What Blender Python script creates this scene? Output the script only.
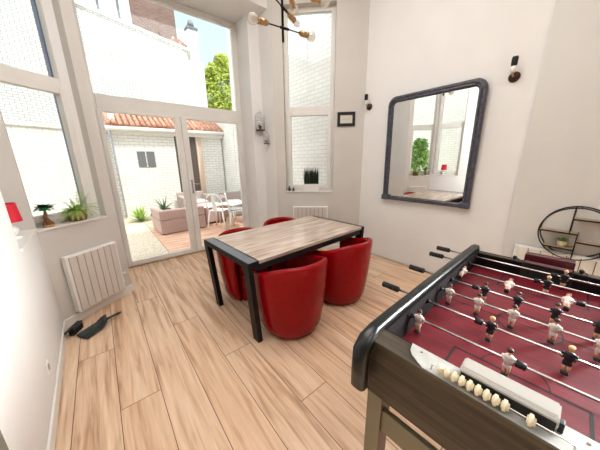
import bpy, bmesh, math, random
from mathutils import Vector, Matrix
random.seed(7)
PI = math.pi
for o in list(bpy.data.objects):
    bpy.data.objects.remove(o)
SC = bpy.context.scene
COL = SC.collection

# ------------------------------------------------------------------ camera
cd = bpy.data.cameras.new('camera')
cd.sensor_width = 36.0
cd.lens = 240.945 / 600 * 36.0
cd.clip_start = 0.02
cam = bpy.data.objects.new('camera', cd)
COL.objects.link(cam)
R_ = Vector((0.772286, -0.635153, -0.012471)); U_ = Vector((0.171127, 0.189089, 0.966934)); B_ = Vector((-0.611793, -0.748883, 0.254722))
cam.matrix_world = Matrix(((R_.x, U_.x, B_.x, 0), (R_.y, U_.y, B_.y, 0), (R_.z, U_.z, B_.z, 1.5), (0, 0, 0, 1)))
SC.camera = cam

# ------------------------------------------------------------------ world, sun, lights, exposure
SC.view_settings.view_transform = 'Standard'
SC.view_settings.look = 'None'
SC.view_settings.gamma = 1.0
SC.view_settings.use_curve_mapping = False
SC.view_settings.exposure = 1.1

world = bpy.data.worlds.new('sky')
SC.world = world
world.use_nodes = True
wt = world.node_tree
wt.nodes.clear()
wo = wt.nodes.new('ShaderNodeOutputWorld')
wb = wt.nodes.new('ShaderNodeBackground')
tc = wt.nodes.new('ShaderNodeTexCoord')
sp = wt.nodes.new('ShaderNodeSeparateXYZ')
rm = wt.nodes.new('ShaderNodeValToRGB')
wt.links.new(tc.outputs['Generated'], sp.inputs[0])
wt.links.new(sp.outputs['Z'], rm.inputs[0])
wt.links.new(rm.outputs[0], wb.inputs[0])
wt.links.new(wb.outputs[0], wo.inputs[0])
rm.color_ramp.elements[0].position = 0.0
rm.color_ramp.elements[0].color = (0.20, 0.22, 0.23, 1)
rm.color_ramp.elements[1].position = 0.85
rm.color_ramp.elements[1].color = (1.0, 0.98, 0.95, 1)
_e = rm.color_ramp.elements.new(0.35); _e.color = (0.20, 0.27, 0.28, 1)
_e = rm.color_ramp.elements.new(0.60); _e.color = (0.16, 0.265, 0.28, 1)
wb.inputs[1].default_value = 2.2

sd = bpy.data.lights.new('sun', 'SUN')
sd.energy = 1.5
sd.angle = math.radians(1.5)
sd.color = (1.0, 0.95, 0.88)
so = bpy.data.objects.new('sun', sd)
COL.objects.link(so)
so.rotation_euler = Vector((0.16, -0.50, 1.0)).to_track_quat('Z', 'Y').to_euler()

def area(name, loc, direction, sx, sy, power, color):
    d = bpy.data.lights.new(name, 'AREA')
    d.shape = 'RECTANGLE'
    d.size = sx
    d.size_y = sy
    d.energy = power
    d.color = color
    o = bpy.data.objects.new(name, d)
    COL.objects.link(o)
    o.location = loc
    o.rotation_euler = (-Vector(direction)).to_track_quat('Z', 'Y').to_euler()
    return o

# added overhead fill, no panels seen: dining area and room behind the camera
area('added_overhead_fill', (1.2, 1.6, 4.15), (0, 0, -1), 1.8, 1.8, 29, (1.0, 0.99, 0.97))
area('added_overhead_fill', (0.9, -1.2, 4.15), (0, 0, -1), 1.8, 1.6, 14, (1.0, 0.98, 0.95))
# added fill light behind the camera, brightens the left wall
area('added_side_fill', (3.62, -1.7, 1.75), (-1, 0.12, -0.02), 1.7, 1.5, 470, (0.98, 0.98, 1.0))

# ------------------------------------------------------------------ materials
def lin(c):
    return tuple(((v / 255) / 12.92 if v / 255 <= 0.04045 else ((v / 255 + 0.055) / 1.055) ** 2.4) for v in c) + (1,)

def mat(name, rgb, rough=0.5, metal=0.0, spec=0.5, coat=0.0):
    m = bpy.data.materials.new(name)
    m.use_nodes = True
    b = m.node_tree.nodes['Principled BSDF']
    b.inputs['Base Color'].default_value = lin(rgb)
    b.inputs['Roughness'].default_value = rough
    b.inputs['Metallic'].default_value = metal
    b.inputs['Specular IOR Level'].default_value = spec
    b.inputs['Coat Weight'].default_value = coat
    return m

def N(m, t, **kw):
    n = m.node_tree.nodes.new(t)
    for k, v in kw.items():
        setattr(n, k, v)
    return n

def L(m, a, b):
    m.node_tree.links.new(a, b)

def bsdf(m):
    return m.node_tree.nodes['Principled BSDF']

def noisy(name, rgb, rgb2, scale=8, rough=0.6, bump=0.0, stretch=(1, 1, 1), detail=6, metal=0.0, spec=0.5, lo=0.35, hi=0.65):
    m = mat(name, rgb, rough, metal, spec)
    t = N(m, 'ShaderNodeTexCoord')
    mp = N(m, 'ShaderNodeMapping')
    mp.inputs['Scale'].default_value = stretch
    n = N(m, 'ShaderNodeTexNoise')
    n.inputs['Scale'].default_value = scale
    n.inputs['Detail'].default_value = detail
    r = N(m, 'ShaderNodeValToRGB')
    r.color_ramp.elements[0].color = lin(rgb)
    r.color_ramp.elements[1].color = lin(rgb2)
    r.color_ramp.elements[0].position = lo
    r.color_ramp.elements[1].position = hi
    L(m, t.outputs['Object'], mp.inputs[0])
    L(m, mp.outputs[0], n.inputs['Vector'])
    L(m, n.outputs['Fac'], r.inputs[0])
    L(m, r.outputs[0], bsdf(m).inputs['Base Color'])
    if bump:
        b = N(m, 'ShaderNodeBump')
        b.inputs['Strength'].default_value = bump
        b.inputs['Distance'].default_value = 0.01
        L(m, n.outputs['Fac'], b.inputs['Height'])
        L(m, b.outputs[0], bsdf(m).inputs['Normal'])
    return m

def plank_floor():
    m = mat('plank_floor', (210, 170, 130), 0.45, spec=0.35)
    t = N(m, 'ShaderNodeTexCoord')
    sx = N(m, 'ShaderNodeSeparateXYZ')
    L(m, t.outputs['Object'], sx.inputs[0])
    def mth(op, a, b=None):
        n = N(m, 'ShaderNodeMath', operation=op)
        for k, v in enumerate((a, b)):
            if v is None: continue
            if isinstance(v, (int, float)): n.inputs[k].default_value = v
            else: L(m, v, n.inputs[k])
        return n.outputs[0]
    PW = 0.2268
    vx_ = mth('ADD', sx.outputs['X'], 40 * PW - 0.083)
    row = mth('FLOOR', mth('DIVIDE', vx_, PW))
    uy_ = mth('ADD', mth('ADD', sx.outputs['Y'], mth('MULTIPLY', row, 0.685)), 20 * 2.055 - 0.945 - 0.685 * 40)
    cb = N(m, 'ShaderNodeCombineXYZ')
    L(m, uy_, cb.inputs['X']); L(m, vx_, cb.inputs['Y'])
    br = N(m, 'ShaderNodeTexBrick')
    br.offset = 0.0
    br.inputs['Scale'].default_value = 1.0
    br.inputs['Brick Width'].default_value = 2.055
    br.inputs['Row Height'].default_value = PW
    br.inputs['Mortar Size'].default_value = 0.0022
    br.inputs['Mortar Smooth'].default_value = 0.2
    br.inputs['Bias'].default_value = 0.0
    br.inputs['Color1'].default_value = (0, 0, 0, 1)
    br.inputs['Color2'].default_value = (1, 1, 1, 1)
    L(m, cb.outputs[0], br.inputs['Vector'])
    # per plank offset of the grain
    vm = N(m, 'ShaderNodeVectorMath', operation='SCALE'); vm.inputs['Scale'].default_value = 7.0
    L(m, br.outputs['Color'], vm.inputs[0])
    va = N(m, 'ShaderNodeVectorMath', operation='ADD')
    L(m, t.outputs['Object'], va.inputs[0]); L(m, vm.outputs[0], va.inputs[1])
    mp = N(m, 'ShaderNodeMapping'); mp.inputs['Scale'].default_value = (15, 0.9, 1)
    L(m, va.outputs[0], mp.inputs[0])
    n1 = N(m, 'ShaderNodeTexNoise'); n1.inputs['Scale'].default_value = 1.6; n1.inputs['Detail'].default_value = 8; n1.inputs['Distortion'].default_value = 0.7
    L(m, mp.outputs[0], n1.inputs['Vector'])
    r = N(m, 'ShaderNodeValToRGB')
    e = r.color_ramp.elements
    e[0].position = 0.28; e[0].color = lin((182, 138, 104))
    e[1].position = 0.72; e[1].color = lin((248, 220, 190))
    x = e.new(0.5); x.color = lin((236, 200, 168))
    L(m, n1.outputs['Fac'], r.inputs[0])
    mp2 = N(m, 'ShaderNodeMapping'); mp2.inputs['Scale'].default_value = (60, 3, 1)
    L(m, va.outputs[0], mp2.inputs[0])
    n2 = N(m, 'ShaderNodeTexNoise'); n2.inputs['Scale'].default_value = 1.5; n2.inputs['Detail'].default_value = 4
    L(m, mp2.outputs[0], n2.inputs['Vector'])
    mx = N(m, 'ShaderNodeMix', data_type='RGBA', blend_type='MULTIPLY')
    mx.inputs[0].default_value = 0.35
    L(m, r.outputs[0], mx.inputs[6]); L(m, n2.outputs['Fac'], mx.inputs[7])
    # plank tint
    tn = N(m, 'ShaderNodeMix', data_type='RGBA', blend_type='MIX')
    sc = N(m, 'ShaderNodeMath', operation='MULTIPLY'); sc.inputs[1].default_value = 0.30
    L(m, br.outputs['Color'], sc.inputs[0])
    L(m, sc.outputs[0], tn.inputs[0]); L(m, mx.outputs[2], tn.inputs[6])
    tn.inputs[7].default_value = lin((208, 164, 126))
    mo = N(m, 'ShaderNodeMix', data_type='RGBA', blend_type='MIX')
    L(m, br.outputs['Fac'], mo.inputs[0]); L(m, tn.outputs[2], mo.inputs[6])
    mo.inputs[7].default_value = lin((88, 58, 40))
    L(m, mo.outputs[2], bsdf(m).inputs['Base Color'])
    bp = N(m, 'ShaderNodeBump'); bp.inputs['Strength'].default_value = 0.25; bp.inputs['Distance'].default_value = 0.002; bp.invert = True
    L(m, br.outputs['Fac'], bp.inputs['Height'])
    L(m, bp.outputs[0], bsdf(m).inputs['Normal'])
    return m

def wood(name, c1, c2, c3, along='X', scale=1.0, rough=0.45, fine=0.3, planks=0.0):
    m = mat(name, c2, rough)
    t = N(m, 'ShaderNodeTexCoord')
    mp = N(m, 'ShaderNodeMapping')
    s = [12 * scale] * 3
    s['XYZ'.index(along)] = 1.1 * scale
    mp.inputs['Scale'].default_value = s
    L(m, t.outputs['Object'], mp.inputs[0])
    n = N(m, 'ShaderNodeTexNoise'); n.inputs['Scale'].default_value = 1.5; n.inputs['Detail'].default_value = 8; n.inputs['Distortion'].default_value = 0.8
    L(m, mp.outputs[0], n.inputs['Vector'])
    r = N(m, 'ShaderNodeValToRGB')
    e = r.color_ramp.elements
    e[0].position = 0.3; e[0].color = lin(c1)
    e[1].position = 0.7; e[1].color = lin(c3)
    x = e.new(0.5); x.color = lin(c2)
    L(m, n.outputs['Fac'], r.inputs[0])
    L(m, r.outputs[0], bsdf(m).inputs['Base Color'])
    return m

def brick(name, c1, c2, mortar, w=0.22, h=0.075, axis='X', rough=0.85, msize=0.008, bump=0.5):
    m = mat(name, c1, rough, spec=0.2)
    t = N(m, 'ShaderNodeTexCoord')
    s = N(m, 'ShaderNodeSeparateXYZ')
    L(m, t.outputs['Object'], s.inputs[0])
    c = N(m, 'ShaderNodeCombineXYZ')
    L(m, s.outputs[axis], c.inputs['X']); L(m, s.outputs['Z'], c.inputs['Y'])
    b = N(m, 'ShaderNodeTexBrick')
    b.inputs['Scale'].default_value = 1.0
    b.inputs['Brick Width'].default_value = w
    b.inputs['Row Height'].default_value = h
    b.inputs['Mortar Size'].default_value = msize
    b.inputs['Mortar Smooth'].default_value = 0.4
    b.inputs['Color1'].default_value = lin(c1)
    b.inputs['Color2'].default_value = lin(c2)
    b.inputs['Mortar'].default_value = lin(mortar)
    L(m, c.outputs[0], b.inputs['Vector'])
    n = N(m, 'ShaderNodeTexNoise'); n.inputs['Scale'].default_value = 1.3; n.inputs['Detail'].default_value = 8
    L(m, t.outputs['Object'], n.inputs['Vector'])
    r = N(m, 'ShaderNodeValToRGB')
    r.color_ramp.elements[0].position = 0.3; r.color_ramp.elements[0].color = (0.80, 0.79, 0.78, 1)
    r.color_ramp.elements[1].position = 0.6; r.color_ramp.elements[1].color = (1, 1, 1, 1)
    L(m, n.outputs['Fac'], r.inputs[0])
    mx = N(m, 'ShaderNodeMix', data_type='RGBA', blend_type='MULTIPLY'); mx.inputs[0].default_value = 0.5
    L(m, b.outputs['Color'], mx.inputs[6]); L(m, r.outputs[0], mx.inputs[7])
    L(m, mx.outputs[2], bsdf(m).inputs['Base Color'])
    bp = N(m, 'ShaderNodeBump'); bp.inputs['Strength'].default_value = bump; bp.inputs['Distance'].default_value = 0.01; bp.invert = True
    L(m, b.outputs['Fac'], bp.inputs['Height'])
    L(m, bp.outputs[0], bsdf(m).inputs['Normal'])
    return m

def wicker(name, c1, c2, freq=60):
    m = mat(name, c1, 0.7)
    t = N(m, 'ShaderNodeTexCoord')
    w1 = N(m, 'ShaderNodeTexWave', wave_type='BANDS', bands_direction='X'); w1.inputs['Scale'].default_value = freq / 6
    w2 = N(m, 'ShaderNodeTexWave', wave_type='BANDS', bands_direction='Z'); w2.inputs['Scale'].default_value = freq / 3
    w1.inputs['Distortion'].default_value = 0.5; w2.inputs['Distortion'].default_value = 0.5
    L(m, t.outputs['Object'], w1.inputs[0]); L(m, t.outputs['Object'], w2.inputs[0])
    mu = N(m, 'ShaderNodeMath', operation='MULTIPLY')
    L(m, w1.outputs['Fac'], mu.inputs[0]); L(m, w2.outputs['Fac'], mu.inputs[1])
    mx = N(m, 'ShaderNodeMix', data_type='RGBA')
    L(m, mu.outputs[0], mx.inputs[0])
    mx.inputs[6].default_value = lin(c2); mx.inputs[7].default_value = lin(c1)
    L(m, mx.outputs[2], bsdf(m).inputs['Base Color'])
    bp = N(m, 'ShaderNodeBump'); bp.inputs['Strength'].default_value = 0.5; bp.inputs['Distance'].default_value = 0.01
    L(m, mu.outputs[0], bp.inputs['Height']); L(m, bp.outputs[0], bsdf(m).inputs['Normal'])
    return m

def glass_pane(name):
    m = bpy.data.materials.new(name)
    m.use_nodes = True
    nt = m.node_tree
    nt.nodes.clear()
    o = nt.nodes.new('ShaderNodeOutputMaterial')
    mx = nt.nodes.new('ShaderNodeMixShader')
    tr = nt.nodes.new('ShaderNodeBsdfTransparent')
    tr.inputs[0].default_value = (0.97, 0.985, 0.98, 1)
    gl = nt.nodes.new('ShaderNodeBsdfGlossy'); gl.inputs['Roughness'].default_value = 0.02
    fr = nt.nodes.new('ShaderNodeFresnel'); fr.inputs[0].default_value = 1.35
    nt.links.new(fr.outputs[0], mx.inputs[0]); nt.links.new(tr.outputs[0], mx.inputs[1]); nt.links.new(gl.outputs[0], mx.inputs[2])
    nt.links.new(mx.outputs[0], o.inputs[0])
    return m

def bulb_glass(name):
    m = bpy.data.materials.new(name)
    m.use_nodes = True
    nt = m.node_tree
    nt.nodes.clear()
    o = nt.nodes.new('ShaderNodeOutputMaterial')
    mx = nt.nodes.new('ShaderNodeMixShader'); mx.inputs[0].default_value = 0.42
    tr = nt.nodes.new('ShaderNodeBsdfTransparent'); tr.inputs[0].default_value = (0.95, 0.94, 0.92, 1)
    p = nt.nodes.new('ShaderNodeBsdfPrincipled')
    p.inputs['Base Color'].default_value = lin((225, 218, 208)); p.inputs['Roughness'].default_value = 0.12
    nt.links.new(tr.outputs[0], mx.inputs[1]); nt.links.new(p.outputs[0], mx.inputs[2]); nt.links.new(mx.outputs[0], o.inputs[0])
    return m

M_wall = noisy('white_wall_paint', (229, 226, 223), (232, 229, 226), 3, 0.7, 0.0)
M_bayshade = noisy('backlit_bay_grey', (204, 198, 191), (208, 202, 195), 3, 0.7, 0.0)  # backlit shade of the bay walls put into their colour
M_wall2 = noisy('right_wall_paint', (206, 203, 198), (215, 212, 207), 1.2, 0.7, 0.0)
M_taupe = mat('bounce_cut_taupe', (96, 88, 82), 0.8)  # unseen back walls, darkened to cut light bounced forward
M_ceil = mat('ceiling_paint', (236, 232, 226), 0.8)
M_base = mat('baseboard_paint', (232, 228, 222), 0.35)
M_frame = noisy('grey_white_window_frame', (220, 216, 210), (226, 222, 216), 4, 0.4)
M_jamb = mat('greygreen_jamb', (118, 118, 104), 0.6)
M_floor = plank_floor()
M_glass = glass_pane('window_glass')
M_bulb = bulb_glass('bulb_glass')
M_brickX = brick('white_brick', (244, 242, 240), (236, 234, 231), (166, 163, 160), msize=0.010)
M_brickS = brick('white_shed_brick', (246, 243, 240), (240, 237, 233), (204, 200, 195), w=0.24, h=0.08)
M_brickY = brick('white_brick_side', (250, 248, 246), (244, 242, 240), (226, 222, 217), axis='Y')
M_brownbrick = brick('brown_brick', (150, 118, 108), (126, 98, 92), (160, 140, 130), 0.22, 0.08)
M_render = mat('white_render', (238, 236, 232), 0.8)
M_tile = noisy('terracotta_tile', (148, 96, 76), (196, 150, 128), 9, 0.9, 0.6)
M_gravel = noisy('gravel', (156, 144, 128), (206, 196, 180), 30, 0.9, 0.8, lo=0.3, hi=0.6)
M_deck = wood('deck_wood', (178, 132, 110), (205, 165, 142), (222, 190, 168), 'X', 1.2, 0.7)
M_darkdoor = mat('dark_brown_door', (84, 70, 66), 0.5)
M_beige = mat('beige_door_frame', (216, 186, 166), 0.6)
M_greylouvre = mat('grey_shutter', (120, 122, 126), 0.5)
M_wicker = wicker('pinkish_grey_rattan', (216, 190, 184), (176, 148, 144))
M_wicker2 = wicker('grey_rattan', (196, 184, 180), (168, 154, 150))
M_cushion = mat('pale_cushion', (214, 200, 198), 0.9)
M_whitemetal = mat('white_painted_metal', (238, 238, 234), 0.35)
M_greycush = mat('grey_seat_pad', (140, 142, 146), 0.9)
M_pink = mat('pink_cushion', (220, 130, 150), 0.9)
M_leaf = noisy('tree_leaf', (168, 186, 60), (214, 222, 96), 2.0, 0.6)
M_bark = mat('bark', (92, 76, 62), 0.9)
M_shrub = noisy('shrub_leaf', (84, 134, 50), (146, 186, 84), 5, 0.6)
M_agave = noisy('agave_leaf', (70, 104, 76), (112, 142, 108), 6, 0.5)
M_red = noisy('red_leather', (134, 0, 8), (144, 0, 10), 20, 0.26, 0.02, spec=0.22)
M_black = mat('black_metal', (5, 5, 6), 0.45, spec=0.25)
M_blackm = mat('matte_black', (16, 16, 18), 0.6)
M_tabtop = wood('table_top_wood', (156, 134, 120), (192, 172, 158), (216, 200, 188), 'X', 1.3, 0.14)
M_skysheen = mat('sky_sheen_grey', (112, 116, 124), 0.35, 0.3)
M_mirror = mat('mirror_glass', (248, 250, 250), 0.0, 1.0)
M_mframe = noisy('dark_violet_grey_wood', (58, 58, 66), (88, 87, 98), 30, 0.4, 0.3)
M_rad = mat('radiator_enamel', (212, 202, 194), 0.35)
M_radw = mat('radiator_white', (236, 233, 228), 0.35)
M_line = mat('dark_groove', (120, 104, 96), 0.8)
M_brass = mat('brass', (190, 156, 112), 0.3, 0.9)
M_bronze = mat('dark_bronze', (70, 44, 34), 0.3, 0.6)
M_field = wood('crimson_playfield', (92, 10, 24), (106, 13, 30), (120, 18, 35), 'Y', 2.2, 0.45)
M_cab = wood('dark_oak_cabinet', (36, 29, 18), (54, 44, 29), (80, 68, 48), 'Y', 1.6, 0.5)
M_inner = mat('dark_cabinet_inside', (18, 8, 10), 0.8, spec=0.2)
M_railbk = mat('glossy_black_rail', (13, 16, 16), 0.3, 0.0, 0.45)
M_leg = mat('olive_grey_leg', (120, 113, 90), 0.5)
M_legside = mat('brown_leg_edge', (84, 58, 40), 0.6)
M_chrome = mat('chrome_rod', (215, 212, 210), 0.22, 0.9)
M_plate = noisy('silver_plate', (176, 176, 172), (190, 190, 186), 30, 0.35, 0.0, metal=0.3)
M_scorebox = mat('light_grey_goal_cover', (196, 194, 188), 0.25, 0.3)
M_maroon = mat('maroon_goal_cover', (70, 10, 22), 0.25)
M_coveredge = mat('pale_mauve_edge', (150, 116, 122), 0.4)
M_ivory = mat('ivory_bead', (238, 228, 196), 0.35)
M_skin = mat('player_skin', (222, 170, 140), 0.5)
M_pwhite = mat('player_white', (226, 216, 208), 0.5)
M_pblack = mat('player_black', (22, 22, 30), 0.5)
M_hairb = mat('brown_hair', (66, 36, 26), 0.6)
M_blond = mat('blond_hair', (216, 180, 120), 0.6)
M_shade = mat('red_lamp_shade', (196, 16, 40), 0.7)
M_white = mat('white_ceramic', (236, 232, 228), 0.25)
M_chr = mat('chrome', (210, 210, 212), 0.15, 1.0)
M_fern = noisy('fern_leaf', (120, 160, 56), (176, 204, 104), 9, 0.55)
M_basket = wicker('brown_basket', (178, 128, 88), (120, 80, 52), 220)
M_bonsai = noisy('dark_green_leaf', (24, 100, 52), (56, 140, 78), 20, 0.4)
M_trunk = noisy('brown_trunk', (110, 70, 40), (150, 104, 64), 20, 0.6, 0.3)
M_pot = mat('tan_pot', (196, 150, 100), 0.5)
M_grass = noisy('black_green_grass', (14, 26, 16), (34, 52, 28), 20, 0.6)
M_pan = noisy('black_dustpan_plastic', (26, 36, 36), (44, 58, 58), 10, 0.35)
M_bristle = mat('black_bristle', (14, 14, 18), 0.9)
M_shelfwood = mat('shelf_wood', (176, 150, 122), 0.6)
M_photo = mat('picture_paper', (206, 202, 188), 0.6)
M_grille = mat('grille_white', (226, 220, 208), 0.4)
M_outlet = mat('outlet_grey', (150, 146, 142), 0.4)
M_blue = mat('blue_grey_gasket', (104, 112, 140), 0.5)
M_rainpipe = mat('pale_blue_downpipe', (176, 186, 204), 0.5)
M_darkgreen = mat('dark_green_glass', (34, 48, 30), 0.3)

# ------------------------------------------------------------------ mesh helpers
def fr(o, xdir):
    """frame: x along xdir, y = left normal, z up, at o"""
    x = Vector((xdir[0], xdir[1], 0)).normalized()
    y = Vector((-x.y, x.x, 0))
    return Matrix(((x.x, y.x, 0, o[0]), (x.y, y.y, 0, o[1]), (0, 0, 1, o[2]), (0, 0, 0, 1)))

I4 = Matrix.Identity(4)

def box(bm, x0, x1, y0, y1, z0, z1, M=I4, mi=0, bev=0.0, seg=2):
    ret = bmesh.ops.create_cube(bm, size=1.0)
    vs = ret['verts']
    for v in vs:
        v.co = Vector(((x0 + x1) / 2 + v.co.x * (x1 - x0), (y0 + y1) / 2 + v.co.y * (y1 - y0), (z0 + z1) / 2 + v.co.z * (z1 - z0)))
    fs = set(f for v in vs for f in v.link_faces)
    if bev > 0:
        es = set(e for f in fs for e in f.edges)
        r = bmesh.ops.bevel(bm, geom=list(es), offset=bev, segments=seg, affect='EDGES', profile=0.5)
        vs = list(set(v for f in r['faces'] for v in f.verts) | set(v for v in vs if v.is_valid))
        fs = set(f for v in vs for f in v.link_faces)
    for f in fs:
        f.material_index = mi
    for v in vs:
        v.co = M @ v.co
    return vs

def prism(bm, pts, z0, z1, M=I4, mi=0):
    a = [bm.verts.new(M @ Vector((p[0], p[1], z0))) for p in pts]
    b = [bm.verts.new(M @ Vector((p[0], p[1], z1))) for p in pts]
    n = len(pts)
    fs = [bm.faces.new(a[::-1]), bm.faces.new(b)]
    for i in range(n):
        fs.append(bm.faces.new((a[i], a[(i + 1) % n], b[(i + 1) % n], b[i])))
    for f in fs:
        f.material_index = mi

def axes(d):
    d = d.normalized()
    u = d.orthogonal().normalized()
    return u, d.cross(u)

def cyl(bm, p0, p1, r0, r1=None, seg=16, mi=0, cap=True):
    p0 = Vector(p0); p1 = Vector(p1)
    r1 = r0 if r1 is None else r1
    u, w = axes(p1 - p0)
    a = []; b = []
    for i in range(seg):
        t = 2 * PI * i / seg
        d = u * math.cos(t) + w * math.sin(t)
        a.append(bm.verts.new(p0 + d * r0)); b.append(bm.verts.new(p1 + d * r1))
    for i in range(seg):
        j = (i + 1) % seg
        f = bm.faces.new((a[i], a[j], b[j], b[i])); f.material_index = mi; f.smooth = True
    if cap:
        f = bm.faces.new(a[::-1]); f.material_index = mi
        f = bm.faces.new(b); f.material_index = mi

def tube(bm, pts, r, seg=8, mi=0, closed=False):
    pts = [Vector(p) for p in pts]
    rings = []
    n = len(pts)
    pu = None
    for i, p in enumerate(pts):
        if closed:
            d = pts[(i + 1) % n] - pts[i - 1]
        else:
            d = pts[min(i + 1, n - 1)] - pts[max(i - 1, 0)]
        d.normalize()
        if pu is None:
            u = d.orthogonal().normalized()
        else:
            u = (pu - d * pu.dot(d)).normalized()
        pu = u
        w = d.cross(u)
        rr = r[i] if isinstance(r, (list, tuple)) else r
        rings.append([bm.verts.new(p + (u * math.cos(2 * PI * k / seg) + w * math.sin(2 * PI * k / seg)) * rr) for k in range(seg)])
    m = n if closed else n - 1
    for i in range(m):
        A = rings[i]; B = rings[(i + 1) % n]
        for k in range(seg):
            j = (k + 1) % seg
            f = bm.faces.new((A[k], A[j], B[j], B[k])); f.material_index = mi; f.smooth = True
    if not closed:
        bm.faces.new(rings[0][::-1]).material_index = mi
        bm.faces.new(rings[-1]).material_index = mi

def lathe(bm, prof, seg=24, M=I4, mi=0, sx=1.0, sy=1.0):
    rings = []
    for (r, z) in prof:
        if r < 1e-5:
            rings.append([bm.verts.new(M @ Vector((0, 0, z)))])
        else:
            rings.append([bm.verts.new(M @ Vector((r * sx * math.cos(2 * PI * k / seg), r * sy * math.sin(2 * PI * k / seg), z))) for k in range(seg)])
    for i in range(len(rings) - 1):
        A, B = rings[i], rings[i + 1]
        for k in range(seg):
            j = (k + 1) % seg
            if len(A) == 1 and len(B) == 1:
                continue
            if len(A) == 1:
                f = bm.faces.new((A[0], B[j], B[k]))
            elif len(B) == 1:
                f = bm.faces.new((A[k], A[j], B[0]))
            else:
                f = bm.faces.new((A[k], A[j], B[j], B[k]))
            f.material_index = mi; f.smooth = True
    if len(rings[0]) > 1:
        bm.faces.new(rings[0][::-1]).material_index = mi
    if len(rings[-1]) > 1:
        bm.faces.new(rings[-1]).material_index = mi

def ball(bm, c, r, seg=12, mi=0, sx=1, sy=1, sz=1):
    n = max(6, seg // 2)
    prof = [(math.sin(PI * i / n) * r if 0 < i < n else 0.0, -math.cos(PI * i / n) * r * sz) for i in range(n + 1)]
    lathe(bm, prof, seg, Matrix.Translation(Vector(c)), mi, sx, sy)

def blade(bm, base, d, length, width, droop=0.3, n=4, mi=0):
    """a curved strap leaf"""
    base = Vector(base); d = Vector(d).normalized()
    side = d.cross(Vector((0, 0, 1)))
    if side.length < 1e-3:
        side = Vector((1, 0, 0))
    side.normalize()
    p = base.copy(); prev = None
    dd = d.copy()
    for i in range(n + 1):
        t = i / n
        w = width * (1 - t ** 1.6) * 0.5 + 0.0002
        a = bm.verts.new(p - side * w); b = bm.verts.new(p + side * w)
        if prev:
            f = bm.faces.new((prev[0], prev[1], b, a)); f.material_index = mi
        prev = (a, b)
        p = p + dd * (length / n)
        dd = (dd + Vector((0, 0, -droop))).normalized()

def obj(name, bm, m, parent=None, smooth=False, loc=None):
    bmesh.ops.recalc_face_normals(bm, faces=bm.faces) if name not in FLAT else None
    me = bpy.data.meshes.new(name)
    bm.to_mesh(me)
    bm.free()
    for x in (m if isinstance(m, (list, tuple)) else [m]):
        me.materials.append(x)
    if smooth:
        for p in me.polygons:
            p.use_smooth = True
    o = bpy.data.objects.new(name, me)
    COL.objects.link(o)
    if parent:
        o.parent = parent
    if loc:
        o.location = loc
    return o
FLAT = ()

def tag(o, label, cat, group=None, kind=None):
    o['label'] = label
    if cat:
        o['category'] = cat
    if group:
        o['group'] = group
    if kind:
        o['kind'] = kind
    return o

def thing(name, label, cat, loc=(0, 0, 0), rz=0.0, group=None, kind=None, parent=None):
    o = bpy.data.objects.new(name, None)
    o.empty_display_size = 0.1
    COL.objects.link(o)
    o.location = loc
    o.rotation_euler = (0, 0, rz)
    if parent:
        o.parent = parent
    return tag(o, label, cat, group, kind)

def struct(name, bm, m, label=None):
    o = obj(name, bm, m)
    o['kind'] = 'structure'
    if label:
        o['label'] = label
    return o

def B():
    return bmesh.new()

def children(o):
    return [c for c in list(bpy.data.objects) if c.parent == o]

def dup(o, loc=None, rz=None, label=None, group=None, parent=None):
    kids = children(o)
    c = o.copy()
    COL.objects.link(c)
    if parent:
        c.parent = parent
    if loc is not None:
        c.location = loc
    if rz is not None:
        c.rotation_euler = (0, 0, rz)
    if label:
        c['label'] = label
    if group:
        c['group'] = group
    for k in kids:
        dup(k, parent=c)
    return c

# ------------------------------------------------------------------ room shell
ZC = 4.2
def wall_open(bm, M, s0, s1, y0, y1, op=None, z0=0.0, z1=ZC):
    if not op:
        box(bm, s0, s1, y0, y1, z0, z1, M)
        return
    a, b, za, zb = op
    if a > s0: box(bm, s0, a, y0, y1, z0, z1, M)
    if b < s1: box(bm, b, s1, y0, y1, z0, z1, M)
    box(bm, a, b, y0, y1, z0, za, M)
    box(bm, a, b, y0, y1, zb, z1, M)

RW = fr((-0.485, 2.934, 0), (0.79882, 0.60157))      # radiator wall, y>0 is outdoors
NW = fr((-0.485, 2.934, 0), (0.0256, -0.9997))       # near left wall, y>0 is the room
WW = fr((2.315, 3.435, 0), (0.70711, -0.70711))      # narrow window wall, y>0 is outdoors

bm = B(); box(bm, -2.6, 3.9, -4.2, 4.22, -0.12, 0.0); struct('floor', bm, M_floor)
bm = B(); prism(bm, [(-2.6, -4.2), (3.55, -4.2), (3.55, 2.55), (2.52, 3.58), (2.52, 4.4), (-0.12, 4.4), (-0.12, 3.5), (-0.7, 3.0), (-0.7, 1.42), (-2.6, 1.42)], ZC, ZC + 0.25); struct('ceiling', bm, M_ceil)

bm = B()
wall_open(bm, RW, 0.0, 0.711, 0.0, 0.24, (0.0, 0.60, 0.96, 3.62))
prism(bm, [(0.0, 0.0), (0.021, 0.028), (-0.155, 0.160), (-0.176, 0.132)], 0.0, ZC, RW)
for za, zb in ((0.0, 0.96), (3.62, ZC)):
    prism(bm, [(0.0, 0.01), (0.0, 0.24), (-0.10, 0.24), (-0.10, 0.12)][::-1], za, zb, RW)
struct('wall_bay_left', bm, M_bayshade)

bm = B()
wall_open(bm, NW, 0.0, 1.716, -0.22, 0.0, (0.0, 0.672, 0.97, 3.62))
struct('wall_left', bm, M_wall)

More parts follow.
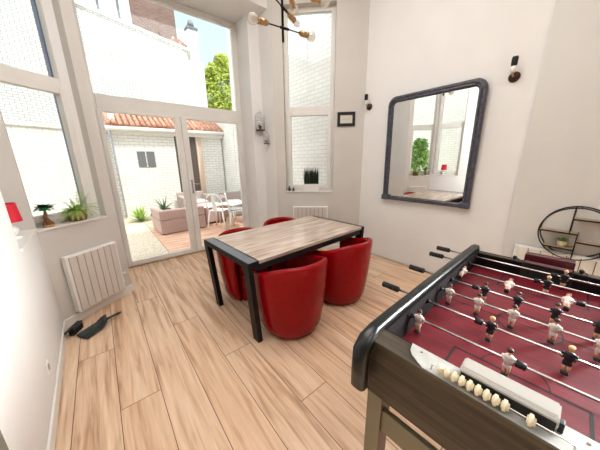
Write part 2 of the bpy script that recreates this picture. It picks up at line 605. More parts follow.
# short return walls of the glazed recess, the lintel over it and the boxed column in its corner
bm = B(); box(bm, -0.12, 0.083, 3.36, 4.40, 0, ZC); struct('wall_recess_left', bm, M_wall)
bm = B(); box(bm, 2.315, 2.52, 3.435, 4.40, 0, ZC); struct('wall_recess_right', bm, M_wall)
bm = B(); box(bm, 0.083, 2.315, 3.53, 4.40, 3.66, ZC); struct('wall_front', bm, M_wall)
bm = B(); box(bm, 2.125, 2.315, 3.80, 4.26, 0, 3.66); struct('trim_1', bm, M_wall)

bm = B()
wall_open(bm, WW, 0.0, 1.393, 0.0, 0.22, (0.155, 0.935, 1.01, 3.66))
struct('wall_bay_right', bm, M_bayshade)

bm = B(); box(bm, 3.3, 3.55, 0.45, 2.46, 0, ZC); struct('wall_mirror', bm, M_wall)
bm = B()
wall_open(bm, fr((3.27, 0.515, 0), (0, -1)), 0.0, 4.715, 0.0, 0.28, (1.365, 3.065, 1.0, 2.5))
struct('wall_right', bm, M_wall2)

# room behind the camera
bm = B()
I = fr((-2.4, -4.0, 0), (1, 0))
wall_open(bm, I, -0.2, 6.0, -0.2, 0.0)
struct('wall_back', bm, M_taupe)
bm = B(); box(bm, -2.6, -2.4, -4.0, 1.22, 0, ZC); struct('wall_kitchen_side', bm, M_taupe)
bm = B(); box(bm, -2.6, -0.66, 1.22, 1.42, 0, ZC); struct('wall_kitchen_end', bm, M_wall)
bm = B(); box(bm, 1.716, 1.77, -0.24, 0.004, 0, 2.3, NW); struct('trim_2', bm, M_jamb)

# baseboards
def bb(name, M, s0, s1, y0, y1, h=0.085):
    bm = B(); box(bm, s0, s1, y0, y1, 0, h, M, bev=0.004); struct(name, bm, M_base)
bb('baseboard_bay_left', RW, 0.0, 0.715, -0.014, 0.0)
bb('baseboard_left', NW, 0.02, 1.715, 0.0, 0.014)
bb('baseboard_bay_right', WW, 0.0, 1.385, -0.014, 0.0)
bb('baseboard_mirror', I4, 3.286, 3.3, 0.46, 2.44, 0.0)
bb('baseboard_right', I4, 3.256, 3.27, -3.9, 0.515, 0.0)

# window sills
bm = B(); box(bm, 0.0, 0.605, -0.012, 0.15, 0.945, 0.963, RW, bev=0.003); prism(bm, [(0.001, 0.012), (0.001, 0.15), (-0.095, 0.15), (-0.095, 0.12)][::-1], 0.95, 0.963, RW); struct('trim_3', bm, M_base)
bm = B(); box(bm, 0.004, 0.672, -0.16, 0.012, 0.962, 0.982, NW, bev=0.003); struct('trim_4', bm, M_base)
bm = B(); box(bm, 0.15, 0.94, -0.015, 0.10, 1.0, 1.016, WW, bev=0.003); struct('trim_5', bm, M_base)

# ---- windows
def frame_rect(bm, s0, s1, z0, z1, w, y0, y1, M, wb=None, wt=None, bev=0.006):
    wb = w if wb is None else wb
    wt = w if wt is None else wt
    box(bm, s0, s0 + w, y0, y1, z0, z1, M, bev=bev)
    box(bm, s1 - w, s1, y0, y1, z0, z1, M, bev=bev)
    box(bm, s0 + w, s1 - w, y0, y1, z0, z0 + wb, M, bev=bev)
    box(bm, s0 + w, s1 - w, y0, y1, z1 - wt, z1, M, bev=bev)

def window(name, M, s0, s1, z0, z1, ztr0, ztr1, y0, sgn, outer, sash, guide=None):
    """fixed frame with an upper light and a lower sash; sgn gives the outdoor side"""
    w = thing(name, None or 'frame', None, kind='structure')
    del w['label']
    ya, yb = sorted((y0, y0 + sgn * 0.07))
    bm = B()
    frame_rect(bm, s0, s1, z0, z1, outer, ya, yb, M)
    box(bm, s0 + outer, s1 - outer, ya, yb, ztr0, ztr1, M, bev=0.006)
    obj('frame', bm, M_frame, w)
    yc, yd = sorted((y0 - sgn * 0.018, y0 + sgn * 0.05))
    bm = B()
    frame_rect(bm, s0 + outer * 0.55, s1 - outer * 0.55, z0 + outer * 0.6, ztr0 + 0.025, sash, yc, yd, M)
    sa = obj('sash', bm, M_frame, w)
    bm = B(); ym = y0 + sgn * 0.03
    box(bm, s0 + outer * 0.55 + sash * 0.9, s1 - outer * 0.55 - sash * 0.9, ym - 0.004, ym + 0.004, z0 + outer * 0.6 + sash * 0.9, ztr0 + 0.025 - sash * 0.9, M)
    obj('glass_pane', bm, M_glass, sa)
    bm = B()
    box(bm, s0 + outer * 0.9, s1 - outer * 0.9, ym - 0.004, ym + 0.004, ztr1 - 0.01, z1 - outer * 0.9, M)
    obj('glass_pane', bm, M_glass, w)
    if guide:
        g0, g1 = guide
        y2, y3 = sorted((y0 + sgn * 0.06, y0 + sgn * 0.10))
        bm = B()
        box(bm, g0, g1, y2, y3, z0, z1, M, bev=0.003)
        obj('shutter_guide', bm, M_blue, w)
    return w

window('window_1', RW, -0.098, 0.60, 0.963, 3.62, 2.17, 2.27, 0.12, 1, 0.06, 0.06, (0.525, 0.545))
window('window_2', WW, 0.155, 0.935, 1.01, 3.66, 2.24, 2.34, 0.10, 1, 0.065, 0.06)
window('window_3', NW, 0.01, 0.672, 0.98, 3.62, 2.17, 2.27, -0.13, -1, 0.06, 0.06)

window('added_window', fr((3.27, 0.515, 0), (0, -1)), 1.365, 3.065, 1.0, 2.5, 2.0, 2.08, 0.1, 1, 0.06, 0.06)  # unseen window, added behind the camera to go with the side fill

# ---- glazed double door with a big fixed light over it
d1 = thing('door_1', 'x', None, kind='structure'); del d1['label']
bm = B()
box(bm, 0.083, 0.13, 4.174, 4.25, 0.0, 3.655, bev=0.005)
box(bm, 2.05, 2.123, 4.174, 4.25, 0.0, 3.655, bev=0.005)
box(bm, 0.13, 2.05, 4.174, 4.25, 3.585, 3.655, bev=0.005)
box(bm, 0.13, 2.05, 4.165, 4.25, 2.16, 2.352, bev=0.008)
box(bm, 0.13, 2.05, 4.19, 4.25, 0.0, 0.03, bev=0.003)
obj('frame', bm, M_frame, d1)
bm = B(); box(bm, 0.12, 2.06, 4.205, 4.213, 2.34, 3.60); obj('glass_pane', bm, M_glass, d1)
for (a, b, wl, wr) in ((0.118, 1.10, 0.055, 0.088), (1.103, 2.065, 0.088, 0.05)):
    bm = B()
    box(bm, a, a + wl, 4.155, 4.215, 0.02, 2.18, bev=0.008)
    box(bm, b - wr, b, 4.155, 4.215, 0.02, 2.18, bev=0.008)
    box(bm, a + wl, b - wr, 4.155, 4.215, 0.02, 0.09, bev=0.008)
    box(bm, a + wl, b - wr, 4.155, 4.215, 2.145, 2.18, bev=0.004)
    lf = obj('door_leaf', bm, M_frame, d1)
    bm = B(); box(bm, a + wl - 0.01, b - wr + 0.01, 4.181, 4.189, 0.08, 2.15)
    obj('glass_pane', bm, M_glass, lf)
bm = B()
box(bm, 1.135, 1.165, 4.142, 4.155, 1.02, 1.24, bev=0.004)
cyl(bm, (1.15, 4.15, 1.17), (1.15, 4.105, 1.17), 0.009, seg=10)
tube(bm, [(1.15, 4.11, 1.17), (1.17, 4.104, 1.17), (1.27, 4.106, 1.168)], 0.010, 8)
h = obj('door_handle', bm, M_chr, lf)

# ------------------------------------------------------------------ outdoors
bm = B(); box(bm, -9, 14, 4.42, 26, -0.2, -0.06); box(bm, -9, -0.7, -6, 4.42, -0.2, -0.06); struct('ground', bm, M_gravel)
bm = B()
y = 4.42; 
for k in range(22):
    box(bm, 0.75, 3.45, 4.45 + k * 0.145, 4.45 + k * 0.145 + 0.138, -0.06, -0.035, bev=0.003)
struct('patio_deck', bm, M_deck)

def wall_thing(name, M, s0, s1, y0, y1, z0, z1, m):
    bm = B(); box(bm, s0, s1, y0, y1, z0, z1)
    o = struct(name, bm, m); o.matrix_world = M
    return o
LW = fr((4.107, 13.0, 0), (-0.9397, -0.3420))        # tall boundary wall going away from the corner
bm = B(); box(bm, 0, 9.5, -0.3, 0.0, -0.06, 6.45)
o = struct('garden_wall_back', bm, M_brickX); o.matrix_world = LW
bm = B(); box(bm, -0.05, 9.5, -0.36, 0.06, 6.45, 6.55)
o = struct('wall_coping', bm, M_render); o.matrix_world = LW
bm = B(); box(bm, 4.107, 4.80, 13.0, 13.6, -0.06, 6.1)
struct('garden_wall_pier', bm, M_brickX)
LL = fr((0.42, 8.85, 0), (-0.9397, -0.3420))
bm = B(); box(bm, 0, 4.2, -0.2, 0.0, -0.06, 2.35); box(bm, 0, 4.2, -0.24, 0.04, 2.35, 2.42)
o = struct('garden_wall_low', bm, M_brickS); o.matrix_world = LL
bm = B(); box(bm, -3.6, -3.35, -5.5, 8.0, -0.06, 5.2); struct('garden_wall_left', bm, M_brickY)
bm = B(); box(bm, 3.56, 3.85, 2.9, 7.6, -0.06, 6.8); struct('garden_wall_right', bm, M_brickY)
bm = B(); box(bm, 3.52, 3.85, 7.6, 12.9, -0.06, 3.0); struct('garden_wall_far', bm, M_brickY)

# white shed with a tiled roof
sh = thing('garden_shed', 'white brick garden shed with a terracotta tiled roof behind the patio', 'shed', (0.46, 8.5, -0.06))
bm = B()
box(bm, 0.0, 1.53, 0, 0.15, 0, 2.42)
box(bm, 2.17, 3.02, 0, 0.15, 0, 2.42)
box(bm, 1.53, 2.17, 0, 0.15, 2.38, 2.42)
box(bm, 0.0, 0.15, 0.15, 2.0, 0, 2.9)
box(bm, 0.15, 3.02, 1.85, 2.0, 0, 3.2)
obj('wall', bm, M_brickS, sh)
bm = B()
for k in range(24):
    u = -0.10 + k * 0.135
    pts = []
    for q in range(9):
        t = q / 8
        pts.append((u + 0.07, -0.16 + t * 2.1, 2.54 + t * 1.05 + 0.012 * ((q * 2) % 2)))
    tube(bm, pts, 0.062, 8)
box(bm, -0.1, 3.06, -0.14, 1.95, 2.50, 2.53, Matrix.Translation(Vector((0, 0, 0))))
obj('roof', bm, M_tile, sh)
bm = B()
tube(bm, [(-0.12, -0.17, 2.47), (3.06, -0.17, 2.50)], 0.055, 10)
box(bm, -0.06, 3.04, -0.10, 0.0, 2.36, 2.52)
obj('gutter', bm, M_render, sh)
bm = B(); tube(bm, [(-0.02, -0.14, 2.44), (-0.02, -0.06, 2.3), (-0.02, -0.06, 0.05)], 0.022, 8); obj('downpipe', bm, M_rainpipe, sh)
for k in range(2):
    bm = B()
    box(bm, 0.50 + k * 0.235, 0.70 + k * 0.235, -0.02, 0.0, 1.46, 1.90, bev=0.004)
    for q in range(8):
        box(bm, 0.515 + k * 0.235, 0.685 + k * 0.235, -0.026, -0.02, 1.49 + q * 0.05, 1.515 + q * 0.05)
    obj('shutter', bm, M_greylouvre, sh)
bm = B()
box(bm, 2.17, 2.33, -0.03, 0.0, 0, 2.36); obj('door_frame', bm, M_beige, sh)
bm = B()
box(bm, 1.53, 1.83, 0.03, 0.08, 0.02, 2.38, bev=0.004)
box(bm, 1.86, 2.17, 0.03, 0.08, 0.02, 2.38, bev=0.004)
box(bm, 1.58, 1.78, 0.02, 0.03, 0.2, 1.0); box(bm, 1.58, 1.78, 0.02, 0.03, 1.1, 2.2)
box(bm, 1.91, 2.12, 0.02, 0.03, 0.2, 1.0); box(bm, 1.91, 2.12, 0.02, 0.03, 1.1, 2.2)
obj('shed_door', bm, M_darkdoor, sh)

# houses beyond the wall
hb = thing('brick_house', 'brown brick house gable rising over the long white wall', 'house', (2.3, 16.5, -0.06))
bm = B(); box(bm, 0.35, 2.45, 0, 3, 0, 11.5); obj('wall', bm, M_brownbrick, hb)
bm = B(); box(bm, -4.5, 0.35, 0, 3, 0, 11.0)
for k in range(5):
    box(bm, -3.4 + k * 0.8, -3.3 + k * 0.8, -0.03, 0, 8.1, 10.5, mi=1)
obj('rendered_wall', bm, [M_render, M_greylouvre], hb)
bm = B(); box(bm, 0.2, 2.6, -0.1, 3.1, 11.5, 11.7); obj('roof', bm, M_tile, hb)
bm = B(); cyl(bm, (2.2, -0.1, 7.4), (2.2, -0.1, 8.3), 0.05, seg=8); obj('vent_pipe', bm, M_render, hb)
rh = thing('tiled_outhouse', 'low outhouse with a red tiled roof beside the white chimney', 'outhouse', (3.45, 13.6, -0.06))
bm = B(); box(bm, 0.1, 1.15, 0, 1.6, 0, 6.5); obj('wall', bm, M_render, rh)
bm = B(); prism(bm, [(-0.05, 6.5), (0.05, 7.0), (0.5, 7.15), (1.1, 6.75), (1.2, 6.5)], -1.6, 0.05, Matrix(((1, 0, 0, 0), (0, 0, -1, 0), (0, 1, 0, 0), (0, 0, 0, 1)))); obj('roof', bm, M_tile, rh)
ch = thing('chimney', 'slim white chimney stack with a grey cap on the wall corner', 'chimney', (4.45, 13.2, 6.04))
bm = B(); box(bm, -0.2, 0.2, -0.15, 0.2, 0, 1.35, bev=0.01); box(bm, -0.26, 0.26, -0.2, 0.26, 1.1, 1.25, bev=0.01); obj('stack', bm, M_render, ch)
bm = B(); box(bm, -0.24, 0.24, -0.2, 0.24, 1.35, 1.45, bev=0.01); cyl(bm, (0, 0, 1.45), (0, 0, 1.72), 0.16, 0.12, 12); obj('chimney_pot', bm, M_greylouvre, ch)

def leaves(bm, c, rx, ry, rz, n, size, rnd):
    for _ in range(n):
        while True:
            p = Vector((rnd.uniform(-1, 1), rnd.uniform(-1, 1), rnd.uniform(-1, 1)))
            if 0.25 < p.length < 1:
                break
        p = Vector((p.x * rx, p.y * ry, p.z * rz)) + Vector(c)
        u = Vector((rnd.gauss(0, 1), rnd.gauss(0, 1), rnd.gauss(0, 1))).normalized()
        v = u.orthogonal().normalized() * size * 0.45
        u = u * size
        q = [bm.verts.new(p - u * 0.5), bm.verts.new(p + v * 0.5), bm.verts.new(p + u * 0.5), bm.verts.new(p - v * 0.5)]
        bm.faces.new(q)

rnd = random.Random(3)
tr = thing('leafy_tree', 'tall yellow-green leafy tree beyond the end of the white wall', 'tree', (7.35, 17.3, -0.06))
bm = B()
for (cx, cy, cz, r) in ((0, 0, 6.6, 1.2), (-0.7, 0, 5.8, 1.1), (0.9, 0.2, 5.3, 1.2), (0.3, 0, 8.0, 0.6), (0.2, -0.3, 4.2, 1.3), (-0.6, 0.4, 6.8, 0.8), (1.1, 0.2, 6.9, 0.9), (-1.3, 0, 5.0, 0.9), (-1.2, 0.2, 6.3, 0.7), (0.5, -0.4, 5.6, 1.0), (-0.2, -0.2, 5.0, 1.0), (0.7, -0.2, 7.4, 0.7), (-0.2, 0.1, 7.3, 0.7), (-0.9, 0, 4.1, 0.9), (1.4, 0.3, 4.4, 0.9)):
    leaves(bm, (cx, cy, cz), r, r * 0.8, r * 0.9, 1000, 0.20, rnd)
obj('foliage', bm, M_leaf, tr)
bm = B(); tube(bm, [(0, 0, 0), (0.05, 0, 2), (0, 0.1, 4), (0.1, 0, 6.5)], [0.22, 0.17, 0.11, 0.04], 10)
for a in range(7):
    t = a * 0.9
    tube(bm, [(0, 0, 3 + a * 0.4), (0.5 * math.cos(t), 0.4 * math.sin(t), 3.8 + a * 0.45), (1.1 * math.cos(t), 0.8 * math.sin(t), 4.5 + a * 0.5)], [0.06, 0.035, 0.012], 6)
obj('trunk', bm, M_bark, tr)

sb = thing('garden_shrub', 'bushy green shrub outside the left window, seen in the mirror', 'shrub', (-1.55, 3.75, -0.06))
bm = B()
for (cx, cy, cz, r) in ((0, 0, 1.0, 0.45), (0.15, 0.1, 1.5, 0.35), (-0.2, 0, 1.45, 0.32), (0, 0, 0.5, 0.45), (0.05, 0, 1.85, 0.22)):
    leaves(bm, (cx, cy, cz), r, r, r, 420, 0.10, rnd)
obj('foliage', bm, M_shrub, sb)
bm = B(); tube(bm, [(0, 0, 0), (0.02, 0, 0.8), (0, 0, 1.7)], [0.035, 0.025, 0.01], 8); obj('trunk', bm, M_bark, sb)

# rattan armchairs: origin at the floor centre, front towards -y
def armchair(name, label, loc, rz, m, w=0.86, d=0.78, hgt=0.66, arm=0.58, group=None):
    t = thing(name, label, 'armchair', loc, rz, group)
    bm = B(); box(bm, -w / 2, w / 2, -d / 2, d / 2, 0.02, 0.32, bev=0.015); obj('base', bm, m, t)
    bm = B(); box(bm, -w / 2, w / 2, d / 2 - 0.13, d / 2, 0.32, hgt, bev=0.03); obj('backrest', bm, m, t)
    for s in (-1, 1):
        bm = B(); box(bm, min(s * w / 2, s * (w / 2 - 0.13)), max(s * w / 2, s * (w / 2 - 0.13)), -d / 2, d / 2 - 0.13, 0.32, arm, bev=0.03); obj('armrest', bm, m, t)
    bm = B(); box(bm, -w / 2 + 0.14, w / 2 - 0.14, -d / 2 + 0.01, d / 2 - 0.14, 0.32, 0.42, bev=0.03, seg=3); obj('seat_cushion', bm, M_cushion, t)
    for sx in (-1, 1):
        for sy in (-1, 1):
            bm = B(); cyl(bm, (sx * (w / 2 - 0.06), sy * (d / 2 - 0.06), 0), (sx * (w / 2 - 0.06), sy * (d / 2 - 0.06), 0.06), 0.02, seg=8); obj('foot', bm, M_blackm, t)
    return t
GZ = -0.035
armchair('rattan_armchair', 'pinkish rattan armchair seen from behind, nearest the glass door', (1.33, 6.24, GZ), PI + 0.05, M_wicker, w=0.98, d=0.8, hgt=0.54, arm=0.54)
armchair('rattan_armchair', 'grey rattan armchair facing the house in front of the dark shed door', (2.24, 7.98, -0.06), 0.0, M_wicker2, w=0.88)
armchair('rattan_armchair', 'grey rattan armchair at the right, in front of the white side wall', (3.05, 6.95, GZ), -0.3, M_wicker2, w=0.75, d=0.75)
ct = thing('rattan_coffee_table', 'square pinkish rattan coffee table between the armchairs', 'coffee table', (2.18, 6.45, GZ), 0.1)
bm = B(); box(bm, -0.28, 0.28, -0.32, 0.32, 0.05, 0.42, bev=0.015); obj('base', bm, M_wicker, ct)
bm = B(); box(bm, -0.30, 0.30, -0.34, 0.34, 0.42, 0.45, bev=0.01); obj('tabletop', bm, M_cushion, ct)
for sx in (-1, 1):
    for sy in (-1, 1):
        bm = B(); cyl(bm, (sx * 0.24, sy * 0.28, 0), (sx * 0.24, sy * 0.28, 0.06), 0.02, seg=8); obj('foot', bm, M_blackm, ct)

def metal_chair(label, loc, rz, back=True, pad=None):
    t = thing('metal_garden_chair', label, 'garden chair', loc, rz)
    bm = B(); box(bm, -0.18, 0.18, -0.18, 0.18, 0.435, 0.45, bev=0.006); obj('seat', bm, M_whitemetal, t)
    for sx in (-1, 1):
        for sy in (-1, 1):
            bm = B(); tube(bm, [(sx * 0.16, sy * 0.16, 0.44), (sx * 0.19, sy * 0.19, 0.22), (sx * 0.22, sy * 0.22, 0.0)], [0.022, 0.018, 0.012], 8); obj('leg', bm, M_whitemetal, t)
    if back:
        bm = B()
        tube(bm, [(-0.18, 0.17, 0.44), (-0.20, 0.22, 0.66), (-0.14, 0.25, 0.80), (0, 0.26, 0.85), (0.14, 0.25, 0.80), (0.20, 0.22, 0.66), (0.18, 0.17, 0.44)], 0.014, 8)
        box(bm, -0.05, 0.05, 0.20, 0.215, 0.44, 0.62); box(bm, -0.045, 0.045, 0.235, 0.25, 0.62, 0.84)
        obj('backrest', bm, M_whitemetal, t)
    if pad:
        bm = B(); box(bm, -0.17, 0.17, -0.17, 0.17, 0.45, 0.48, bev=0.012); obj('seat_pad', bm, pad, t)
    return t
metal_chair('white metal garden chair with an arched back, beside the coffee table', (2.10, 5.62, GZ), 2.3)
metal_chair('low white metal garden chair with a grey seat pad', (2.43, 5.32, GZ), 1.2, True, M_greycush)
gt = thing('metal_garden_table', 'white metal garden table behind the metal chairs', 'garden table', (2.62, 5.95, GZ), 0.4)
bm = B(); box(bm, -0.33, 0.33, -0.28, 0.28, 0.50, 0.52, bev=0.006); obj('tabletop', bm, M_whitemetal, gt)
for sx in (-1, 1):
    for sy in (-1, 1):
        bm = B(); cyl(bm, (sx * 0.29, sy * 0.24, 0), (sx * 0.29, sy * 0.24, 0.5), 0.014, seg=8); obj('leg', bm, M_whitemetal, gt)

def agave(name, label, loc, h, n=26, pot=True, m=None, spread=1.0, cat='plant'):
    t = thing(name, label, cat, loc)
    rnd = random.Random(int(loc[0] * 100))
    z0 = 0.0
    if pot:
        bm = B(); lathe(bm, [(0.12, 0), (0.17, 0.28), (0.185, 0.30), (0.165, 0.30), (0.155, 0.26)], 20); obj('pot', bm, M_greylouvre, t); z0 = 0.26
    bm = B()
    for k in range(n):
        a = k * 2.4; el = rnd.uniform(0.25, 1.35)
        blade(bm, (0, 0, z0), (math.cos(a) * math.cos(el) * spread, math.sin(a) * math.cos(el) * spread, math.sin(el)), h * rnd.uniform(0.7, 1), h * 0.11, 0.10, 5)
    obj('foliage', bm, m or M_agave, t)
    return t
agave('potted_agave', 'spiky agave plant in front of the shed wall, behind the near armchair', (1.30, 7.75, -0.06), 0.48)
agave('potted_agave', 'spiky agave plant in the corner between the two far armchairs', (3.16, 7.80, -0.06), 0.40)
agave('garden_bush', 'bright yellow-green plant growing in the gravel by the shed corner', (0.72, 7.9, -0.06), 0.55, 60, False, M_fern, 0.7)
bm = B(); ball(bm, (0, 0, 0.07), 0.13, 12, 0, 1.2, 0.8, 0.6)
o = obj('garden_stone', bm, M_greylouvre, None, loc=(1.15, 8.3, -0.06)); tag(o, 'larger dark garden stone at the foot of the shed wall, nearer the yellow-green plant', 'stone')
bm = B(); ball(bm, (0, 0, 0.06), 0.11, 12, 0, 1.1, 0.8, 0.6)
o = obj('garden_stone', bm, M_greylouvre, None, loc=(1.43, 8.34, -0.06)); tag(o, 'smaller dark garden stone at the foot of the shed wall, nearer the door', 'stone')

# ------------------------------------------------------------------ dining table
TA = math.radians(3.2)
dt = thing('dining_table', 'long dining table with pale wooden top and black metal end frames', 'table', (1.521, 2.035, 0), TA)
HL, HW = 0.785, 0.43
bm = B(); box(bm, -HL + 0.105, HL - 0.045, -HW + 0.004, HW - 0.004, 0.722, 0.75, bev=0.002); obj('tabletop', bm, M_tabtop, dt)
bm = B(); box(bm, -HL + 0.09, HL - 0.06, -HW + 0.012, HW - 0.012, 0.665, 0.722); box(bm, -HL + 0.094, HL - 0.04, -HW, HW, 0.708, 0.722, bev=0.002)
obj('apron', bm, M_blackm, dt)
for s, wd in ((-1, 0.098), (1, 0.05)):
    bm = B()
    x0, x1 = sorted((s * HL, s * (HL - wd)))
    box(bm, x0, x1, -HW, HW, 0.70, 0.750, bev=0.003)
    eb = obj('end_bar', bm, M_black, dt)
    if s < 0:
        bm = B(); box(bm, x0 + 0.006, x1 - 0.012, -HW + 0.005, HW - 0.005, 0.7495, 0.752, bev=0.0005)  # sky reflection on the bar top, laid on as a grey strip
        obj('sky_sheen_strip', bm, M_skysheen, eb)['label'] = 'grey strip on the end bar, coloured as reflected sky'
for sx in (-1, 1):
    for sy in (-1, 1):
        bm = B()
        tx0, tx1 = sorted((sx * HL, sx * (HL - 0.045)))
        ty0, ty1 = sorted((sy * HW, sy * (HW - 0.085)))
        vs = box(bm, tx0, tx1, ty0, ty1, 0.0, 0.70, bev=0.003)
        for v in vs:
            k = 1 - v.co.z / 0.69
            v.co.x -= sx * 0.055 * k
            v.co.y -= sy * 0.012 * k
        obj('leg', bm, M_black, dt)

# ------------------------------------------------------------------ tub chairs
def tub_chair(name, label):
    t = thing(name, label, 'chair', (0, 0, 0), 0, 'red tub chairs around the dining table')
    # shell open towards +y
    bm = B()
    NT = 44; op = math.radians(50)
    rings = []
    for i in range(NT + 1):
        a = PI / 2 + op + (2 * PI - 2 * op) * i / NT
        back = (1 - math.cos(2 * PI * i / NT)) / 2            # 0 at the arm tips, 1 at the back
        top = 0.61 + 0.105 * back * back * (3 - 2 * back)
        ca, sa = math.cos(a), math.sin(a)
        prof = []
        Rb, Rt, th = 0.266, 0.338, 0.055
        nz = 9
        for k in range(nz + 1):
            z = 0.02 + (top - 0.045) * k / nz
            bulge = 0.012 * math.sin(PI * k / nz)
            r = Rb + (Rt - Rb) * (k / nz) + bulge
            if k == 0: r -= 0.02
            prof.append((r, z))
        for k in range(1, 8):
            b = PI * k / 8
            prof.append((Rt - th / 2 + math.cos(b) * th / 2, top - 0.025 + math.sin(b) * th / 2))
        for k in range(6):
            prof.append((Rt - th - 0.02 * k / 5, top - 0.03 - (top - 0.28) * k / 5))
        prof.append((Rb - 0.06, 0.02))
        rings.append([bm.verts.new((r * ca * 1.0, r * sa * 1.0, z)) for r, z in prof])
    n = len(rings[0])
    for i in range(NT):
        for k in range(n):
            j = (k + 1) % n
            f = bm.faces.new((rings[i][k], rings[i + 1][k], rings[i + 1][j], rings[i][j])); f.smooth = True
    bm.faces.new(rings[0]); bm.faces.new(rings[-1][::-1])
    obj('shell', bm, M_red, t, True)
    bm = B()
    pts = []
    for i in range(33):
        a = 2 * PI * i / 32
        x = 0.245 * math.cos(a); y = 0.245 * math.sin(a)
        if y > 0.19: y = 0.19 + (y - 0.19) * 0.7
        pts.append((x, y))
    pts = pts[:-1]
    prism(bm, [(x * 0.93, y * 0.96) for x, y in pts], 0.03, 0.32)
    obj('seat_base', bm, M_red, t)
    bm = B()
    layers = [(0.90, 0.32), (0.97, 0.335), (0.985, 0.38), (0.97, 0.415), (0.9, 0.432), (0.5, 0.442)]
    rr = [[bm.verts.new((x * s, y * s, z)) for x, y in pts] for s, z in layers]
    for A, Bq in zip(rr, rr[1:]):
        for k in range(len(A)):
            j = (k + 1) % len(A)
            f = bm.faces.new((A[k], A[j], Bq[j], Bq[k])); f.smooth = True
    bm.faces.new(rr[-1]); bm.faces.new(rr[0][::-1])
    obj('seat_cushion', bm, M_red, t)
    for a in (0.8, 2.34, 3.95, 5.47):
        bm = B(); cyl(bm, (0.19 * math.cos(a), 0.19 * math.sin(a), 0), (0.19 * math.cos(a), 0.19 * math.sin(a), 0.03), 0.02, seg=8); obj('foot', bm, M_blackm, t)
    return t
ch0 = tub_chair('tub_chair', 'red leather tub chair nearest the camera, its round back turned to the viewer')
ch0.location = (1.19, 1.605, 0); ch0.rotation_euler = (0, 0, math.radians(-8))
dup(ch0, (1.915, 1.655, 0), math.radians(2), 'red leather tub chair on the near side of the table, closest to the framed mirror')
dup(ch0, (1.175, 2.40, 0), math.radians(180), 'red leather tub chair across the table, behind the leg nearest the glass door')
dup(ch0, (1.875, 2.555, 0), math.radians(178), 'red leather tub chair across the table, only its rim showing before the narrow window')

# ------------------------------------------------------------------ table football
FA = math.radians(2.0)
ux = Vector((math.cos(FA), math.sin(FA), 0)); vx = Vector((math.sin(FA), -math.cos(FA), 0))
W = 0.77; LT = 1.40; ZT = 0.90; ZF = 0.785; ZR = 0.86
ft = thing('football_table', 'table football game with crimson pitch, dark wood cabinet and black side rails', 'football table', (0.60, 0.43, 0), FA)
# local: x along the table away from the camera, y negative across it (v = -y)
def fb(bm, u0, u1, v0, v1, z0, z1, mi=0, bev=0.0, seg=2):
    return box(bm, u0, u1, -v1, -v0, z0, z1, mi=mi, bev=bev, seg=seg)
bm = B()
# side panels
fb(bm, 0.04, LT, 0.01, 0.035, 0.68, ZT, 0); fb(bm, 0.04, LT, W - 0.035, W - 0.01, 0.68, ZT, 0)
# near and far end boxes
fb(bm, 0.035, 0.115, 0.03, W - 0.03, 0.68, ZT, 0, bev=0.003)
fb(bm, LT - 0.05, LT, 0.03, W - 0.03, 0.68, ZT - 0.026, 0, bev=0.003)
fb(bm, 0.1, LT - 0.02, 0.03, W - 0.03, 0.69, 0.71, 0)
obj('cabinet', bm, M_cab, ft)
bm = B()
fb(bm, 0.115, LT - 0.05, 0.035, 0.047, ZF, ZT - 0.002); fb(bm, 0.115, LT - 0.05, W - 0.047, W - 0.035, ZF, ZT - 0.002)
fb(bm, 0.1155, 0.121, 0.047, W - 0.047, ZF, ZT - 0.002); fb(bm, LT - 0.056, LT - 0.0505, 0.047, W - 0.047, ZF, ZT - 0.03)
obj('inner_lining', bm, M_inner, ft)
bm = B(); fb(bm, 0.121, LT - 0.056, 0.047, W - 0.047, ZF - 0.02, ZF)
pf = obj('playfield', bm, M_field, ft)
# pitch lines
bm = B()
zl = ZF + 0.0008
def ln(u0, v0, u1, v1, w=0.004):
    d = Vector((u1 - u0, -(v1 - v0), 0)).normalized(); s = Vector((-d.y, d.x, 0)) * w
    a = Vector((u0, -v0, zl)); b = Vector((u1, -v1, zl))
    bm.faces.new([bm.verts.new(p) for p in (a - s, b - s, b + s, a + s)])
def arc(uc, vc, r, a0, a1, n=28, w=0.003):
    pr = None
    for i in range(n + 1):
        t = a0 + (a1 - a0) * i / n
        p = [bm.verts.new((uc + (r + q) * math.cos(t), -(vc + (r + q) * math.sin(t)), zl)) for q in (-w, w)]
        if pr: bm.faces.new((pr[0], pr[1], p[1], p[0]))
        pr = p
VC = W / 2
UM = (0.121 + LT - 0.056) / 2
ln(UM, 0.047, UM, W - 0.047); arc(UM, VC, 0.105, 0, 2 * PI, 48)
for (ue, sg) in ((0.121, 1), (LT - 0.056, -1)):
    ln(ue + sg * 0.245, VC - 0.175, ue + sg * 0.245, VC + 0.175); ln(ue, VC - 0.175, ue + sg * 0.245, VC - 0.175); ln(ue, VC + 0.175, ue + sg * 0.245, VC + 0.175)
    if sg > 0: arc(ue + 0.245, VC, 0.09, -PI / 2, PI / 2, 24, 0.002)
    else: arc(ue - 0.245, VC, 0.09, PI / 2, 1.5 * PI, 24, 0.002)
obj('pitch_marking', bm, M_blackm, pf)
